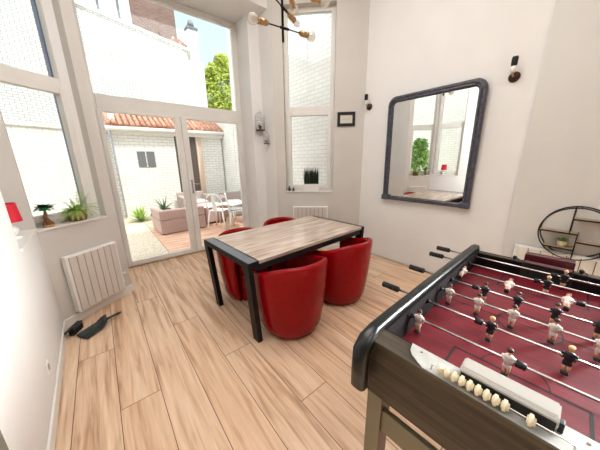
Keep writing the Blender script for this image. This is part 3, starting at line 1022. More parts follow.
# rails with padded near corners
for v0, v1 in ((-0.004, 0.040), (W - 0.040, W + 0.004)):
    bm = B()
    sgn = 1 if v0 < 0.1 else -1
    vc = (v0 + v1) / 2; hw = (v1 - v0) / 2
    path = [(-0.016, 0.72), (-0.018, 0.80), (-0.014, 0.875), (0.022, 0.908), (0.08, 0.917), (0.2, 0.919), (0.7, 0.918), (LT - 0.06, 0.912), (LT - 0.01, 0.906), (LT + 0.012, 0.88), (LT + 0.012, 0.70)]
    sec = [(-1, -1), (-1, 0.2), (-0.8, 0.8), (-0.35, 1.0), (0.35, 1.0), (0.8, 0.8), (1, 0.2), (1, -1)]
    rings = []
    for i, (u, z) in enumerate(path):
        a = path[max(i - 1, 0)]; b = path[min(i + 1, len(path) - 1)]
        d = Vector((b[0] - a[0], 0, b[1] - a[1])).normalized()
        nrm = Vector((-d.z, 0, d.x))
        hwk = hw * (1.25 if i < 4 else 1.0); off = sgn * 0.005 if i < 4 else 0
        rings.append([bm.verts.new(Vector((u, -(vc + off + s * hwk), z)) + nrm * (q * 0.017 - 0.008)) for s, q in sec])
    for A, C in zip(rings, rings[1:]):
        for k in range(len(sec)):
            j = (k + 1) % len(sec)
            f = bm.faces.new((A[k], A[j], C[j], C[k])); f.smooth = k not in (len(sec) - 1,)
    bm.faces.new(rings[0]); bm.faces.new(rings[-1][::-1])
    obj('side_rail', bm, M_railbk, ft)
# score plate on the near end, ball tray cover and abacus
bm = B()
za = ZT + 0.0015
poly = [(0.118, 0.142), (0.085, 0.150), (0.066, 0.164), (0.040, 0.205), (0.040, 0.54), (0.06, 0.56), (0.118, 0.59)]
prism(bm, [(u, -v) for u, v in poly], ZT + 0.0002, ZT + 0.003)
for (u, v) in ((0.10, 0.18), (0.10, 0.53), (0.052, 0.55)):
    cyl(bm, (u, -v, ZT + 0.003), (u, -v, ZT + 0.0045), 0.0035, seg=8, mi=1)
obj('score_plate', bm, [M_plate, M_line], ft)
bm = B()
VCV = 0.385
prof = [(0.126, 0.0), (0.128, 0.042), (0.120, 0.050), (0.078, 0.046), (0.068, 0.036), (0.074, 0.030), (0.080, 0.0)]
A = [bm.verts.new((u, -(VCV - 0.096), ZT + z)) for u, z in prof]; C = [bm.verts.new((u, -(VCV + 0.096), ZT + z)) for u, z in prof]
bm.faces.new(A[::-1]); bm.faces.new(C)
for k in range(len(prof)):
    j = (k + 1) % len(prof); bm.faces.new((A[k], A[j], C[j], C[k]))
bmesh.ops.bevel(bm, geom=list(bm.edges), offset=0.004, segments=2, affect='EDGES')
obj('goal_cover', bm, M_scorebox, ft)
bm = B(); fb(bm, 0.0685, 0.0835, VCV - 0.092, VCV + 0.092, ZT + 0.003, ZT + 0.034); fb(bm, 0.083, 0.10, VCV + 0.096, VCV + 0.106, ZT + 0.003, ZT + 0.03, bev=0.002)
obj('goal_slot', bm, M_blackm, ft)
bm = B()
UB = 0.0535; ZB = ZT + 0.021
tube(bm, [(UB, -0.225, ZT + 0.002), (UB, -0.226, ZB - 0.004), (UB, -0.233, ZB), (UB, -0.50, ZB), (UB, -0.508, ZB - 0.004), (UB, -0.509, ZT + 0.002)], 0.0022, 8)
sr = obj('score_rod', bm, M_chrome, ft)
for v in [0.248 + k * 0.0182 for k in range(9)] + [0.440]:
    bm = B()
    lathe(bm, [(0.0, -0.0078), (0.008, -0.0078), (0.010, -0.0055), (0.0142, -0.0045), (0.0148, -0.001), (0.0142, 0.0025), (0.010, 0.0035), (0.0085, 0.0078), (0.0, 0.0078)], 18, Matrix.Translation(Vector((UB, -v, ZB))) @ Matrix.Rotation(PI / 2, 4, 'X'))
    obj('score_bead', bm, M_ivory, sr)
# far end
bm = B(); fb(bm, LT - 0.060, LT + 0.005, VC - 0.105, VC + 0.105, ZT - 0.026, ZT + 0.034, bev=0.006)
obj('far_goal_cover', bm, M_maroon, ft)['label'] = 'maroon goal cover'
bm = B(); fb(bm, LT - 0.0625, LT - 0.0585, VC - 0.10, VC + 0.10, ZT - 0.020, ZT - 0.006)
obj('cover_edge', bm, M_coveredge, ft)
bm = B(); fb(bm, LT - 0.0585, LT - 0.0565, VC - 0.11, VC + 0.11, ZF, ZT - 0.032); obj('goal_mouth', bm, M_blackm, ft)
for v in (VC - 0.15, VC + 0.135):
    bm = B(); ball(bm, (LT - 0.022, -v, ZT - 0.014), 0.012, 12); cyl(bm, (LT - 0.022, -v, ZT - 0.027), (LT - 0.022, -v, ZT - 0.016), 0.006, seg=8)
    tube(bm, [(LT - 0.022, -v, ZT - 0.014), (LT - 0.024, -(v + 0.02), ZT - 0.020), (LT - 0.035, -(v + 0.022), ZT - 0.025)], 0.003, 6)
    obj('ball_hook', bm, M_blackm, ft)

def player(parent, v, kit, tilt=0.0, hair=None):
    """one moulded player on the rod; the rod runs through the chest"""
    bm = B()
    M = Matrix.Translation(Vector((0, -v, 0))) @ Matrix.Rotation(tilt, 4, 'Y') @ Matrix.Scale(0.93, 4)
    m_sh = 1 if kit == 'w' else 2
    hr = 3 if hair is None else hair
    # feet block, legs, shorts, torso, arms, neck, head, hair
    box(bm, -0.012, 0.014, -0.0105, 0.0105, -0.072, -0.060, M, 2, bev=0.003)
    for s in (-1, 1):
        p0 = M @ Vector((0, s * 0.0055, -0.061)); p1 = M @ Vector((0, s * 0.006, -0.030))
        cyl(bm, p0, p1, 0.0048, 0.0060, 8, mi=0)
    box(bm, -0.0075, 0.0075, -0.0125, 0.0125, -0.036, -0.018, M, m_sh, bev=0.004)
    lathe(bm, [(0.0, -0.022), (0.011, -0.020), (0.0115, -0.008), (0.014, 0.004), (0.0165, 0.012), (0.013, 0.018), (0.006, 0.021), (0.0, 0.022)], 12, M, m_sh, 0.72, 1.0)
    for s in (-1, 1):
        q = [M @ Vector(p) for p in ((0, s * 0.0145, 0.013), (0.001, s * 0.0185, 0.002), (0.004, s * 0.0165, -0.010))]
        tube(bm, q, [0.0052, 0.0046, 0.0036], 6, mi=m_sh)
        r = [M @ Vector(p) for p in ((0.004, s * 0.0165, -0.010), (0.007, s * 0.0140, -0.020))]
        tube(bm, r, [0.0032, 0.0034], 6, mi=0)
    cyl(bm, M @ Vector((0, 0, 0.018)), M @ Vector((0, 0, 0.028)), 0.0042, seg=8, mi=0)
    hb_ = M @ Vector((0, 0, 0.036))
    ball(bm, hb_, 0.0098, 12, 0, 0.95, 0.85, 1.1)
    nose = M @ Vector((0.0095, 0, 0.035)); ball(bm, nose, 0.0018, 6, 0)
    hc = M @ Vector((-0.0022, 0, 0.0395)); ball(bm, hc, 0.0100, 12, hr, 0.95, 0.92, 0.85)
    return obj('player_figure', bm, [M_skin, M_pwhite, M_pblack, M_hairb, M_blond], parent, True)

def frod(u, vs, kit, handle_left, grip_v, tilt=0.0, bump=None, hair=None):
    bm = B()
    h0 = grip_v if handle_left else -0.03
    h1 = W + 0.03 if handle_left else W + 0.22
    cyl(bm, (0, -h0, 0), (0, -h1, 0), 0.0052, seg=12)
    r = obj('rod', bm, M_chrome, ft)
    r.location = (u, 0, ZR)
    for v in vs:
        player(r, v, kit, tilt, hair)
        bm = B(); cyl(bm, (0, -(v - 0.014), 0), (0, -(v + 0.014), 0), 0.0088, seg=12); obj('clamp', bm, M_pwhite if kit == 'w' else M_pblack, r)
    bm = B()
    e = (min(vs) - 0.04) if handle_left else (max(vs) + 0.04)
    if bump: e = bump
    if len(vs) < 5:
        cyl(bm, (0, -(e - 0.013), 0), (0, -(e + 0.013), 0), 0.012, seg=14); obj('rubber_bumper', bm, M_blackm, r)
    bm = B()
    if handle_left:
        a, b = grip_v, grip_v + 0.085
    else:
        a, b = W + 0.13, W + 0.22
    n = 6
    for k in range(n):
        c0 = a + (b - a) * k / n; c1 = a + (b - a) * (k + 1) / n
        cyl(bm, (0, -c0, 0), (0, -(c0 + (c1 - c0) * 0.75), 0), 0.0155, 0.0155, 12); cyl(bm, (0, -(c0 + (c1 - c0) * 0.7), 0), (0, -c1, 0), 0.0135, 0.0135, 12)
    obj('grip', bm, M_blackm, r)
    for v in (0.047, W - 0.047):
        bm = B(); s = 1 if v < 0.1 else -1
        cyl(bm, (0, -v, 0), (0, -(v + s * 0.012), 0), 0.012, 0.009, 12); obj('rod_bearing', bm, M_blackm, r)
    return r
frod(1.285, [0.462], 'b', True, -0.195, 0.0, hair=4)
frod(1.125, [0.405, 0.66], 'b', True, -0.185, 0.0, hair=4)
frod(0.975, [0.06, 0.272, 0.482], 'w', False, 0, 1.25)
frod(0.805, [0.202, 0.328, 0.452, 0.575], 'b', True, -0.180, 0.0)
frod(0.655, [0.089, 0.209, 0.333, 0.457, 0.575], 'w', False, 0, 0.0)
frod(0.490, [0.289, 0.499], 'b', True, -0.178, 0.0, hair=4)
frod(0.328, [0.078, 0.367, 0.62], 'w', False, 0, 0.0, bump=0.398)
# legs: a board frame at each end
for u0, u1 in ((0.055, 0.085), (LT - 0.09, LT - 0.06)):
    for v0, v1 in ((0.025, 0.085), (W - 0.085, W - 0.025)):
        bm = B(); fb(bm, u0, u1 + 0.04, v0, v1, 0.0, 0.68, bev=0.003)
        l = obj('leg', bm, [M_leg, M_legside], ft)
        for p in l.data.polygons:
            if abs(p.normal.y) > 0.8 and p.normal.y < 0: p.material_index = 1
    bm = B(); fb(bm, u0 + 0.01, u0 + 0.03, 0.085, W - 0.085, 0.50, 0.60, bev=0.002); obj('cross_board', bm, M_leg, ft)

# ------------------------------------------------------------------ framed mirror
mi_ = thing('wall_mirror', 'large mirror in a carved dark violet-grey frame with rounded top corners', 'mirror', (3.299, 1.450, 0.945))
MT = Matrix.Rotation(math.radians(-1.0), 4, 'Y')
# local: X out of the wall is -x, Y along the wall, z up
def mpath(w, h, r, n=8):
    pts = [(-w, 0.0)]
    pts += [(-w, h - r)]
    for k in range(1, n):
        t = PI - (PI / 2) * k / n
        pts.append((-w + r + r * math.cos(t), h - r + r * math.sin(t)))
    pts += [(-w + r, h), (w - r, h)]
    for k in range(1, n):
        t = PI / 2 - (PI / 2) * k / n
        pts.append((w - r + r * math.cos(t), h - r + r * math.sin(t)))
    pts += [(w, h - r), (w, 0.0)]
    return pts
HWM, HM = 0.558, 1.375
offs = [(0.0, 0.0), (0.0, 0.035), (0.012, 0.05), (0.03, 0.052), (0.038, 0.040), (0.056, 0.044), (0.062, 0.03), (0.076, 0.022), (0.076, 0.0)]
bm = B()
rings = []
for (o_, dep) in offs:
    # bottom member sits o_ above the base line
    P = mpath(HWM - o_, HM - o_, 0.11 - o_ * 0.85)
    P[0] = (P[0][0], o_ * 0.75); P[-1] = (P[-1][0], o_ * 0.75)
    rings.append([bm.verts.new(MT @ Vector((-0.012 - dep, y, z))) for y, z in P])
for A, C in zip(rings, rings[1:]):
    n = len(A)
    for k in range(n):
        j = (k + 1) % n
        bm.faces.new((A[k], A[j], C[j], C[k]))
# carved ribs on both uprights and leaf blocks at the corners
for s in (-1, 1):
    for q in (0.018, 0.05):
        y = s * (HWM - q)
        k = 0
        while 0.08 + k * 0.03 < HM - 0.16:
            z = 0.08 + k * 0.03
            ball(bm, MT @ Vector((-0.060, y, z)), 0.010, 8, 0, 0.6, 0.8, 1.5); k += 1
    for k in range(9):
        t = PI / 2 + (PI / 2) * k / 8 if s < 0 else PI / 2 - (PI / 2) * k / 8
        r = 0.075
        ball(bm, MT @ Vector((-0.062, s * (HWM - 0.11) + r * math.cos(t), HM - 0.11 + r * math.sin(t))), 0.013, 8, 0, 0.8, 1.0, 1.0)
for k in range(34):
    ball(bm, MT @ Vector((-0.060, -0.42 + k * 0.0255, HM - 0.02)), 0.009, 8, 0, 0.6, 1.4, 0.8)
for s in (-1, 1):
    y0, y1 = sorted((s * HWM * 1.01, s * (HWM - 0.095)))
    box(bm, -0.072, -0.015, y0, y1, 0.0, 0.07, MT, bev=0.004)
obj('mirror_frame', bm, M_mframe, mi_)
bm = B()
P = mpath(HWM - 0.072, HM - 0.072, 0.05)
P[0] = (P[0][0], 0.06); P[-1] = (P[-1][0], 0.06)
f = bm.faces.new([bm.verts.new(MT @ Vector((-0.030, y, z))) for y, z in P])
r = bmesh.ops.extrude_face_region(bm, geom=[f])
for v in [g for g in r['geom'] if isinstance(g, bmesh.types.BMVert)]:
    v.co.x += 0.014
obj('mirror_glass', bm, M_mirror, mi_)

# ------------------------------------------------------------------ wall sconces
def sconce(label, loc, first=None):
    t = thing('wall_sconce', label, 'wall light', loc, 0, 'sconces on the mirror wall')
    bm = B(); lathe(bm, [(0.0, 0.0), (0.048, 0.0), (0.045, 0.014), (0.02, 0.026), (0.0, 0.028)], 20, Matrix.Rotation(-PI / 2, 4, 'Y')); obj('wall_plate', bm, M_bronze, t)
    bm = B(); tube(bm, [(-0.02, 0, 0), (-0.06, 0, 0.0), (-0.085, 0, 0.015), (-0.09, 0, 0.045)], 0.008, 8); obj('arm', bm, M_brass, t)
    bm = B(); cyl(bm, (-0.09, 0, 0.022), (-0.09, 0, 0.075), 0.017, 0.021, 16); obj('glass_neck', bm, M_white, t)
    bm = B(); lathe(bm, [(0.018, 0.075), (0.024, 0.085), (0.026, 0.14), (0.022, 0.156), (0.0, 0.162)], 16, Matrix.Translation(Vector((-0.09, 0, 0)))); obj('shade', bm, M_blackm, t)
    return t
sc0 = sconce('small dark wall sconce to the right of the framed mirror', (3.299, 0.705, 2.27))
dup(sc0, (3.299, 2.365, 2.275), None, 'small dark wall sconce left of the mirror, close to the room corner')

# ------------------------------------------------------------------ small black picture frame
pc = thing('picture_frame', 'small black picture frame beside the narrow window', 'picture', (0, 0, 0))
PM = WW
bm = B()
s0, s1, za, zb = 0.985, 1.255, 2.02, 2.225
frame_rect(bm, s0, s1, za, zb, 0.042, -0.022, -0.001, PM, bev=0.004)
obj('frame', bm, M_blackm, pc)
bm = B(); box(bm, s0 + 0.04, s1 - 0.04, -0.010, -0.004, za + 0.04, zb - 0.04, PM)
pp = obj('picture', bm, M_photo, pc)
bm = B()
pts = [PM @ Vector((s0 + 0.07 + k * 0.012, -0.011, (za + zb) / 2 + 0.010 * math.sin(k * 1.9) + 0.004 * math.sin(k * 4.7))) for k in range(12)]
tube(bm, pts, 0.0016, 5); obj('scribble', bm, M_line, pp)

# ------------------------------------------------------------------ bird cage ornaments
def cage(label, loc, r, h):
    t = thing('bird_cage', label, 'ornament', loc)
    bm = B()
    n = 14
    for k in range(n):
        a = 2 * PI * k / n
        pts = [(r * math.cos(a), r * math.sin(a), 0), (r * math.cos(a), r * math.sin(a), h * 0.62)]
        for q in range(1, 6):
            t_ = q / 5 * PI / 2
            pts.append((r * math.cos(t_) * math.cos(a), r * math.cos(t_) * math.sin(a), h * 0.62 + h * 0.3 * math.sin(t_)))
        tube(bm, pts, 0.0016, 5)
    for z in (0.1, 0.28, 0.46, 0.62):
        tube(bm, [(r * math.cos(2 * PI * k / 20), r * math.sin(2 * PI * k / 20), h * z) for k in range(20)], 0.0018, 5, closed=True)
    tube(bm, [(0, 0, h * 0.92), (0, 0, h), (r * 0.5, 0, h * 1.0)], 0.003, 6)
    obj('wire', bm, M_chr, t)
    bm = B(); cyl(bm, (0, 0, -0.012), (0, 0, 0.0), r * 1.05, seg=20); obj('base', bm, M_bronze, t)
    bm = B(); ball(bm, (0, 0, h * 0.14), r * 0.36, 12); ball(bm, (-r * 0.3, 0, h * 0.14 + r * 0.35), r * 0.2, 10); obj('bird', bm, M_blackm, t)
    return t
cage('larger wire bird cage ornament hanging by the corner of the glass door', (2.225, 3.74, 2.02), 0.075, 0.30)
cage('smaller wire bird cage ornament hanging just below the larger one', (2.262, 3.62, 1.80), 0.045, 0.18)

# ------------------------------------------------------------------ pendant lamp
pl = thing('pendant_lamp', 'black multi-arm pendant lamp with brass sockets and globe bulbs above the table', 'lamp', (1.49, 2.03, 0))
bm = B(); lathe(bm, [(0.0, 4.2), (0.06, 4.2), (0.06, 4.17), (0.012, 4.15), (0.0, 4.15)][::-1], 20); obj('ceiling_rose', bm, M_black, pl)
bm = B(); cyl(bm, (0, 0, 2.54), (0, 0, 4.16), 0.011, seg=12); obj('stem', bm, M_black, pl)
def parm(z, d, l1, l2, br=0.043):
    d = Vector(d).normalized()
    c = Vector((0, 0, z)) + Vector((0.5, -0.4, 0)).normalized() * 0.016
    bm = B(); cyl(bm, c - d * (l1 - 0.08), c + d * (l2 - 0.08), 0.0055, seg=8)
    cyl(bm, c - d * 0.045, c + d * 0.045, 0.011, seg=10)
    a = obj('arm', bm, M_black, pl)
    for s, l in ((-1, l1), (1, l2)):
        e = c + d * s * l; q = d * s
        bm = B(); cyl(bm, e - q * 0.095, e - q * 0.08, 0.018, seg=14); cyl(bm, e - q * 0.08, e - q * 0.02, 0.024, seg=16); cyl(bm, e - q * 0.02, e, 0.020, 0.026, seg=16)
        obj('socket', bm, M_brass, a)
        bm = B()
        rot = q.to_track_quat('Z', 'Y').to_matrix().to_4x4()
        lathe(bm, [(0.0, -0.005), (0.015, -0.004), (0.02, 0.008), (br * 0.8, 0.022), (br, 0.048), (br * 0.86, 0.072), (br * 0.5, 0.088), (0.0, 0.093)], 18, Matrix.Translation(e) @ rot)
        obj('bulb', bm, M_bulb, a)
parm(2.645, (1, 0, 0.068), 0.27, 0.27)
parm(2.79, (0.92, 0.36, -0.08), 0.32, 0.17, 0.030)
parm(2.925, (0.93, -0.34, -0.05), 0.34, 0.34)
parm(3.02, (0.80, 0.58, -0.2), 0.3, 0.30)

# ------------------------------------------------------------------ radiators
def panel_radiator(label, M, s0, s1, z0, z1, y0, y1, n, cat='radiator', front=M_rad, skip_left=0.0):
    """front face at y1 side of the room; y0 touches the wall"""
    t = thing('panel_radiator', label, cat, tuple((M @ Vector(((s0 + s1) / 2, y0, z0))).to_3d()), 0)
    inv = Matrix.Translation(-Vector(t.location))
    MM = inv @ M
    ya, yb = sorted((y0, y1)); sg = 1 if y1 > y0 else -1
    bm = B(); a, b = sorted((y0 + sg * 0.012, y1 - sg * 0.014)); box(bm, s0, s1, a, b, z0, z1, MM, bev=0.006); obj('casing', bm, M_radw, t)
    bm = B()
    w = (s1 - s0 - 0.04 - skip_left) / n
    a, b = sorted((y1 - sg * 0.014, y1))
    for k in range(n):
        box(bm, s0 + 0.02 + skip_left + k * w + 0.003, s0 + 0.02 + skip_left + (k + 1) * w - 0.003, a, b, z0 + 0.01, z1 - 0.012, MM, bev=0.003)
    obj('front_panel', bm, front, t)
    bm = B(); a, b = sorted((y1 - sg * 0.0135, y1 - sg * 0.011)); box(bm, s0 + 0.022 + skip_left, s1 - 0.022, a, b, z0 + 0.014, z1 - 0.016, MM); obj('groove_shade', bm, M_line, t)  # dark sheet behind the panel gaps, stands in for groove shade
    bm = B()
    for s in (s0 + 0.08, s1 - 0.08):
        a, b = sorted((y0, y0 + sg * 0.014)); box(bm, s - 0.015, s + 0.015, a, b, z0 + 0.05, z1 - 0.05, MM)
    obj('bracket', bm, M_radw, t)
    return t
r1 = panel_radiator('ribbed cream panel radiator under the wide left window', RW, 0.10, 0.585, 0.11, 0.68, -0.001, -0.085, 7)
inv = Matrix.Translation(-Vector(r1.location))
bm = B(); cyl(bm, (inv @ RW) @ Vector((0.60, -0.045, 0.28)), (inv @ RW) @ Vector((0.64, -0.045, 0.28)), 0.012, seg=12); tube(bm, [(inv @ RW) @ Vector(p) for p in ((0.60, -0.04, 0.27), (0.615, -0.03, 0.17), (0.56, -0.02, 0.10), (0.40, -0.02, 0.09))], 0.004, 6)
obj('thermostat', bm, M_radw, r1)
panel_radiator('small white panel radiator under the narrow window', WW, 0.27, 0.86, 0.20, 0.765, -0.001, -0.08, 8, front=M_rad)
RR = fr((3.27, 0.515, 0), (0, -1))          # right wall, y>0 is outdoors
panel_radiator('white gridded panel radiator on the right wall under the round shelf', RR, 0.10, 1.10, 0.12, 0.645, -0.001, -0.08, 11, front=M_grille)

# ------------------------------------------------------------------ round wall shelf
rs = thing('round_wall_shelf', 'round black metal wall shelf with thin wooden boards', 'shelf', (3.27, 0.035, 0.85))
bm = B()
RSH = 0.232
for x in (-0.125, -0.006):
    tube(bm, [(x, RSH * math.cos(2 * PI * k / 64), RSH * math.sin(2 * PI * k / 64)) for k in range(64)], 0.0055, 8, closed=True)
for a in (0.4, 1.57, 2.7, 3.9, 4.71, 5.6):
    tube(bm, [(-0.125, RSH * math.cos(a), RSH * math.sin(a)), (-0.006, RSH * math.cos(a), RSH * math.sin(a))], 0.004, 6)
obj('ring', bm, M_blackm, rs)
bm = B()
for (y, z0, z1) in ((0.035, 0.0, 0.229), (-0.015, -0.231, 0.0)):
    for x in (-0.125, -0.006):
        tube(bm, [(x, y, z0), (x, y, z1)], 0.0045, 6)
obj('upright', bm, M_blackm, rs)
def shelf(y0, y1, z):
    bm = B(); box(bm, -0.118, -0.010, y0, y1, z, z + 0.008); box(bm, -0.126, -0.118, y0, y1, z - 0.003, z + 0.010, mi=1)
    obj('board', bm, [M_shelfwood, M_blackm], rs)
shelf(-0.015, 0.226, -0.005); shelf(0.0, -0.19, 0.125) if False else shelf(-0.185, 0.035, 0.125); shelf(-0.217, -0.015, -0.075); shelf(-0.015, 0.178, -0.150)
pp = thing('potted_succulent', 'small green plant in a cream pot on the lower left board of the round shelf', 'plant', (3.205, 0.10, 0.7085))
bm = B(); lathe(bm, [(0.025, 0), (0.033, 0.05), (0.034, 0.055), (0.029, 0.055), (0.027, 0.045)], 18); obj('pot', bm, M_ivory, pp)
bm = B(); rnd = random.Random(5)
for k in range(60):
    a = k * 2.4; el = rnd.uniform(0.1, 1.4)
    blade(bm, (0.01 * math.cos(a), 0.01 * math.sin(a), 0.045), (math.cos(a) * math.cos(el), math.sin(a) * math.cos(el), math.sin(el)), rnd.uniform(0.03, 0.065), 0.014, 0.15, 3)
obj('foliage', bm, M_shrub, pp)

# ------------------------------------------------------------------ sill objects, wide left window
def at(M, s, y, z): return tuple(M @ Vector((s, y, z)))
fp = thing('potted_fern', 'light green fern in a round brown wicker basket on the left sill', 'plant', at(RW, 0.375, 0.062, 0.963))
bm = B(); lathe(bm, [(0.060, 0), (0.072, 0.04), (0.078, 0.098), (0.071, 0.10), (0.064, 0.08)], 24); obj('basket', bm, M_basket, fp)
bm = B(); rnd = random.Random(11)
for k in range(58):
    a = rnd.uniform(0, 2 * PI); el = rnd.uniform(0.45, 1.4)
    d = Vector((math.cos(a) * math.cos(el), math.sin(a) * math.cos(el), math.sin(el)))
    ln_ = rnd.uniform(0.17, 0.29) if el < 1.0 else rnd.uniform(0.16, 0.24)
    dl = RW.inverted().to_3x3() @ d
    if dl.y > 0.15: ln_ *= 0.35
    elif dl.x > 0.45 and dl.y > -0.2: ln_ *= 0.72
    elif dl.x < -0.45 and dl.y > -0.5: ln_ *= 0.7
    p = Vector((0.02 * math.cos(a), 0.02 * math.sin(a), 0.085)); n = 20
    for i in range(n):
        q = p + d * (ln_ / n)
        side = d.cross(Vector((0, 0, 1))).normalized()
        w = 0.024 * math.sin(PI * (i + 1.5) / (n + 2)) + 0.002
        for s in (-1, 1):
            t0 = bm.verts.new(p); t1 = bm.verts.new(p + d * 0.012 + side * s * w + Vector((0, 0, -0.006))); t2 = bm.verts.new(p + d * 0.0055)
            bm.faces.new((t0, t1, t2))
        st = side * 0.0012
        bm.faces.new([bm.verts.new(z_) for z_ in (p - st, p + st, q + st, q - st)])
        p = q; d = (d + Vector((0, 0, -0.06 * (1.9 - el) - 0.02))).normalized()
obj('foliage', bm, M_fern, fp)
bn = thing('bonsai_ornament', 'little bonsai tree ornament with dark green leaves on a thick brown trunk', 'plant', at(RW, 0.120, 0.050, 0.963))
bm = B(); lathe(bm, [(0.030, 0), (0.036, 0.012), (0.030, 0.02), (0.0, 0.02)], 16, sx=1.2); obj('base', bm, M_pot, bn)
bm = B(); tube(bm, [(0.01, 0, 0.015), (0.004, 0, 0.05), (-0.008, 0, 0.085), (0.002, 0, 0.125), (0, 0, 0.15)], [0.026, 0.022, 0.015, 0.012, 0.006], 10)
tube(bm, [(0.0, 0, 0.07), (0.03, 0.01, 0.03), (0.038, 0.01, 0.015)], [0.012, 0.009, 0.006], 8)
tube(bm, [(0.0, 0, 0.07), (-0.025, -0.015, 0.04), (-0.03, -0.02, 0.015)], [0.012, 0.008, 0.006], 8)
obj('trunk', bm, M_trunk, bn)
bm = B(); rnd = random.Random(4)
for k in range(60):
    a = k * 2.4; el = rnd.uniform(-0.1, 0.7)
    blade(bm, (0, 0, 0.150 + 0.03 * rnd.random()), (math.cos(a) * math.cos(el), math.sin(a) * math.cos(el), math.sin(el)), rnd.uniform(0.08, 0.125) * (0.5 if (RW.inverted().to_3x3() @ Vector((math.cos(a), math.sin(a), 0))).y > 0.3 else 1), 0.055, 0.2, 4)
obj('foliage', bm, M_bonsai, bn)

# red table lamp on the near left sill
tl = thing('table_lamp', 'table lamp with red drum shade and white round base on the near left sill', 'lamp', at(NW, 0.30, -0.075, 0.982))
bm = B(); lathe(bm, [(0.0, 0), (0.042, 0.0), (0.044, 0.008), (0.02, 0.015), (0.012, 0.02), (0.034, 0.04), (0.040, 0.062), (0.030, 0.085), (0.012, 0.098), (0.009, 0.12)], 24); obj('base', bm, M_white, tl)
bm = B(); cyl(bm, (0, 0, 0.118), (0, 0, 0.165), 0.011, seg=12); obj('lamp_holder', bm, M_chr, tl)
bm = B()
for r0, r1 in ((0.068, 0.056), (0.0665, 0.0545)):
    cyl(bm, (0, 0, 0.125), (0, 0, 0.255), r0, r1, 32, cap=False)
tube(bm, [(0.068 * math.cos(2 * PI * k / 32), 0.068 * math.sin(2 * PI * k / 32), 0.125) for k in range(32)], 0.0016, 5, closed=True)
tube(bm, [(0.056 * math.cos(2 * PI * k / 32), 0.056 * math.sin(2 * PI * k / 32), 0.255) for k in range(32)], 0.0016, 5, closed=True)
for k in range(3):
    a = k * 2.094; tube(bm, [(0, 0, 0.16), (0.056 * math.cos(a), 0.056 * math.sin(a), 0.25)], 0.0015, 5)
obj('lamp_shade', bm, M_shade, tl)

# grass planter and little bottles on the narrow window's sill
gp = thing('grass_planter', 'white square planter of dark upright grass on the narrow window sill', 'plant', at(WW, 0.58, 0.035, 1.016), -PI / 4)
bm = B(); frame_rect(bm, -0.128, 0.128, 0.0, 0.118, 0.006, -0.035, 0.035, I4, bev=0.001); box(bm, -0.122, 0.122, -0.035, -0.029, 0.006, 0.118); box(bm, -0.122, 0.122, 0.029, 0.035, 0.006, 0.118); box(bm, -0.122, 0.122, -0.029, 0.029, 0.006, 0.108)
obj('planter', bm, M_white, gp)
bm = B(); rnd = random.Random(9)
for k in range(420):
    x = rnd.uniform(-0.118, 0.118); y = rnd.uniform(-0.026, 0.026)
    blade(bm, (x, y, 0.105), (rnd.gauss(0, 0.06), rnd.gauss(0, 0.06), 1), rnd.uniform(0.20, 0.30), 0.007, 0.02, 3)
obj('grass', bm, M_grass, gp)
def bottle(label, s, h, r):
    t = thing('small_bottle', label, 'bottle', at(WW, s, 0.03, 1.016))
    bm = B(); lathe(bm, [(0.0, 0), (r, 0), (r, h * 0.6), (r * 0.5, h * 0.75), (r * 0.45, h * 0.86)], 14); obj('body', bm, M_darkgreen, t)
    bm = B(); cyl(bm, (0, 0, h * 0.86), (0, 0, h), r * 0.55, seg=12); obj('cap', bm, M_blackm, t)
bottle('dark little bottle at the left end of the narrow window sill', 0.205, 0.085, 0.021)
bottle('shorter dark bottle on the narrow sill, nearer the grass planter', 0.275, 0.058, 0.018)

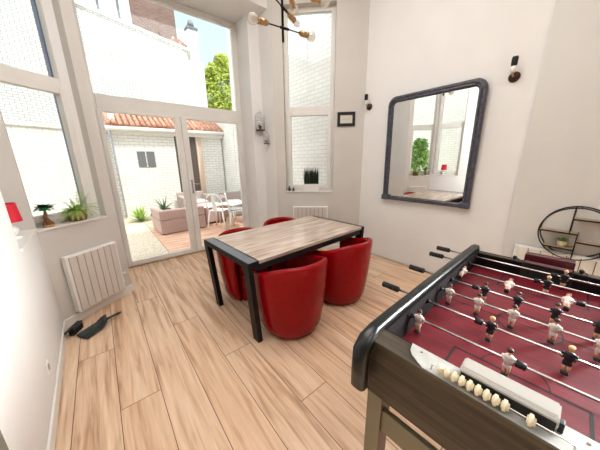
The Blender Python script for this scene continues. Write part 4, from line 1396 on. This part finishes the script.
# ------------------------------------------------------------------ dustpan and brush, socket
dp = thing('dustpan', 'black dustpan lying on the floor in the left corner', 'dustpan', (-0.25, 2.715, 0), math.radians(33))
bm = B()
NU, NV = 10, 8
g0 = [[None] * (NV + 1) for _ in range(NU + 1)]; g1 = [[None] * (NV + 1) for _ in range(NU + 1)]
for i in range(NU + 1):
    for j in range(NV + 1):
        u = i / NU; v = j / NV * 2 - 1
        wd = 0.062 + 0.035 * (1 - u) ** 0.6 if u < 0.75 else (0.062 + 0.035 * 0.25 ** 0.6) * (1 - ((u - 0.75) / 0.25) ** 2 * 0.75)
        x = -0.13 + 0.23 * u; y = v * wd * 0.78
        z = 0.006 + 0.040 * abs(v) ** 3 * (0.3 + 0.7 * u) + 0.045 * max(0, u - 0.72) / 0.28
        g0[i][j] = bm.verts.new((x, y, z)); g1[i][j] = bm.verts.new((x, y * 0.97, z + 0.004))
for i in range(NU):
    for j in range(NV):
        bm.faces.new((g0[i][j], g0[i][j + 1], g0[i + 1][j + 1], g0[i + 1][j])).smooth = True
        bm.faces.new((g1[i][j], g1[i + 1][j], g1[i + 1][j + 1], g1[i][j + 1])).smooth = True
for j in range(NV):
    bm.faces.new((g0[0][j], g1[0][j], g1[0][j + 1], g0[0][j + 1])); bm.faces.new((g0[NU][j], g0[NU][j + 1], g1[NU][j + 1], g1[NU][j]))
for i in range(NU):
    bm.faces.new((g0[i][0], g0[i + 1][0], g1[i + 1][0], g1[i][0])); bm.faces.new((g0[i][NV], g1[i][NV], g1[i + 1][NV], g0[i + 1][NV]))
obj('pan', bm, M_pan, dp)
bm = B(); tube(bm, [(0.09, 0, 0.048), (0.13, 0, 0.046), (0.19, 0, 0.040), (0.225, 0, 0.036)], [0.014, 0.011, 0.014, 0.010], 10); obj('handle', bm, M_pan, dp)
hbz = thing('hand_brush', 'black hand brush standing in the corner behind the dustpan', 'brush', (-0.400, 2.80, 0), math.radians(62))
bm = B(); box(bm, -0.065, 0.065, -0.022, 0.022, 0.0, 0.055, bev=0.006)
obj('bristles', bm, M_bristle, hbz)
bm = B(); box(bm, -0.068, 0.068, -0.024, 0.024, 0.055, 0.075, bev=0.006); tube(bm, [(-0.06, 0, 0.066), (-0.10, 0, 0.075), (-0.13, 0, 0.075)], [0.016, 0.011, 0.012], 8); obj('brush_back', bm, M_pan, hbz)

so_ = thing('power_socket', 'small grey power socket on the near left wall above the baseboard', 'socket', at(NW, 0.93, 0.0, 0.25))
inv = Matrix.Translation(-Vector(so_.location)) @ NW
bm = B(); box(bm, 0.895, 0.965, 0.0, 0.008, 0.215, 0.285, inv, bev=0.003); obj('plate', bm, M_base, so_)
bm = B(); cyl(bm, inv @ Vector((0.93, 0.006, 0.25)), inv @ Vector((0.93, 0.0095, 0.25)), 0.022, seg=20); obj('outlet', bm, M_outlet, so_)
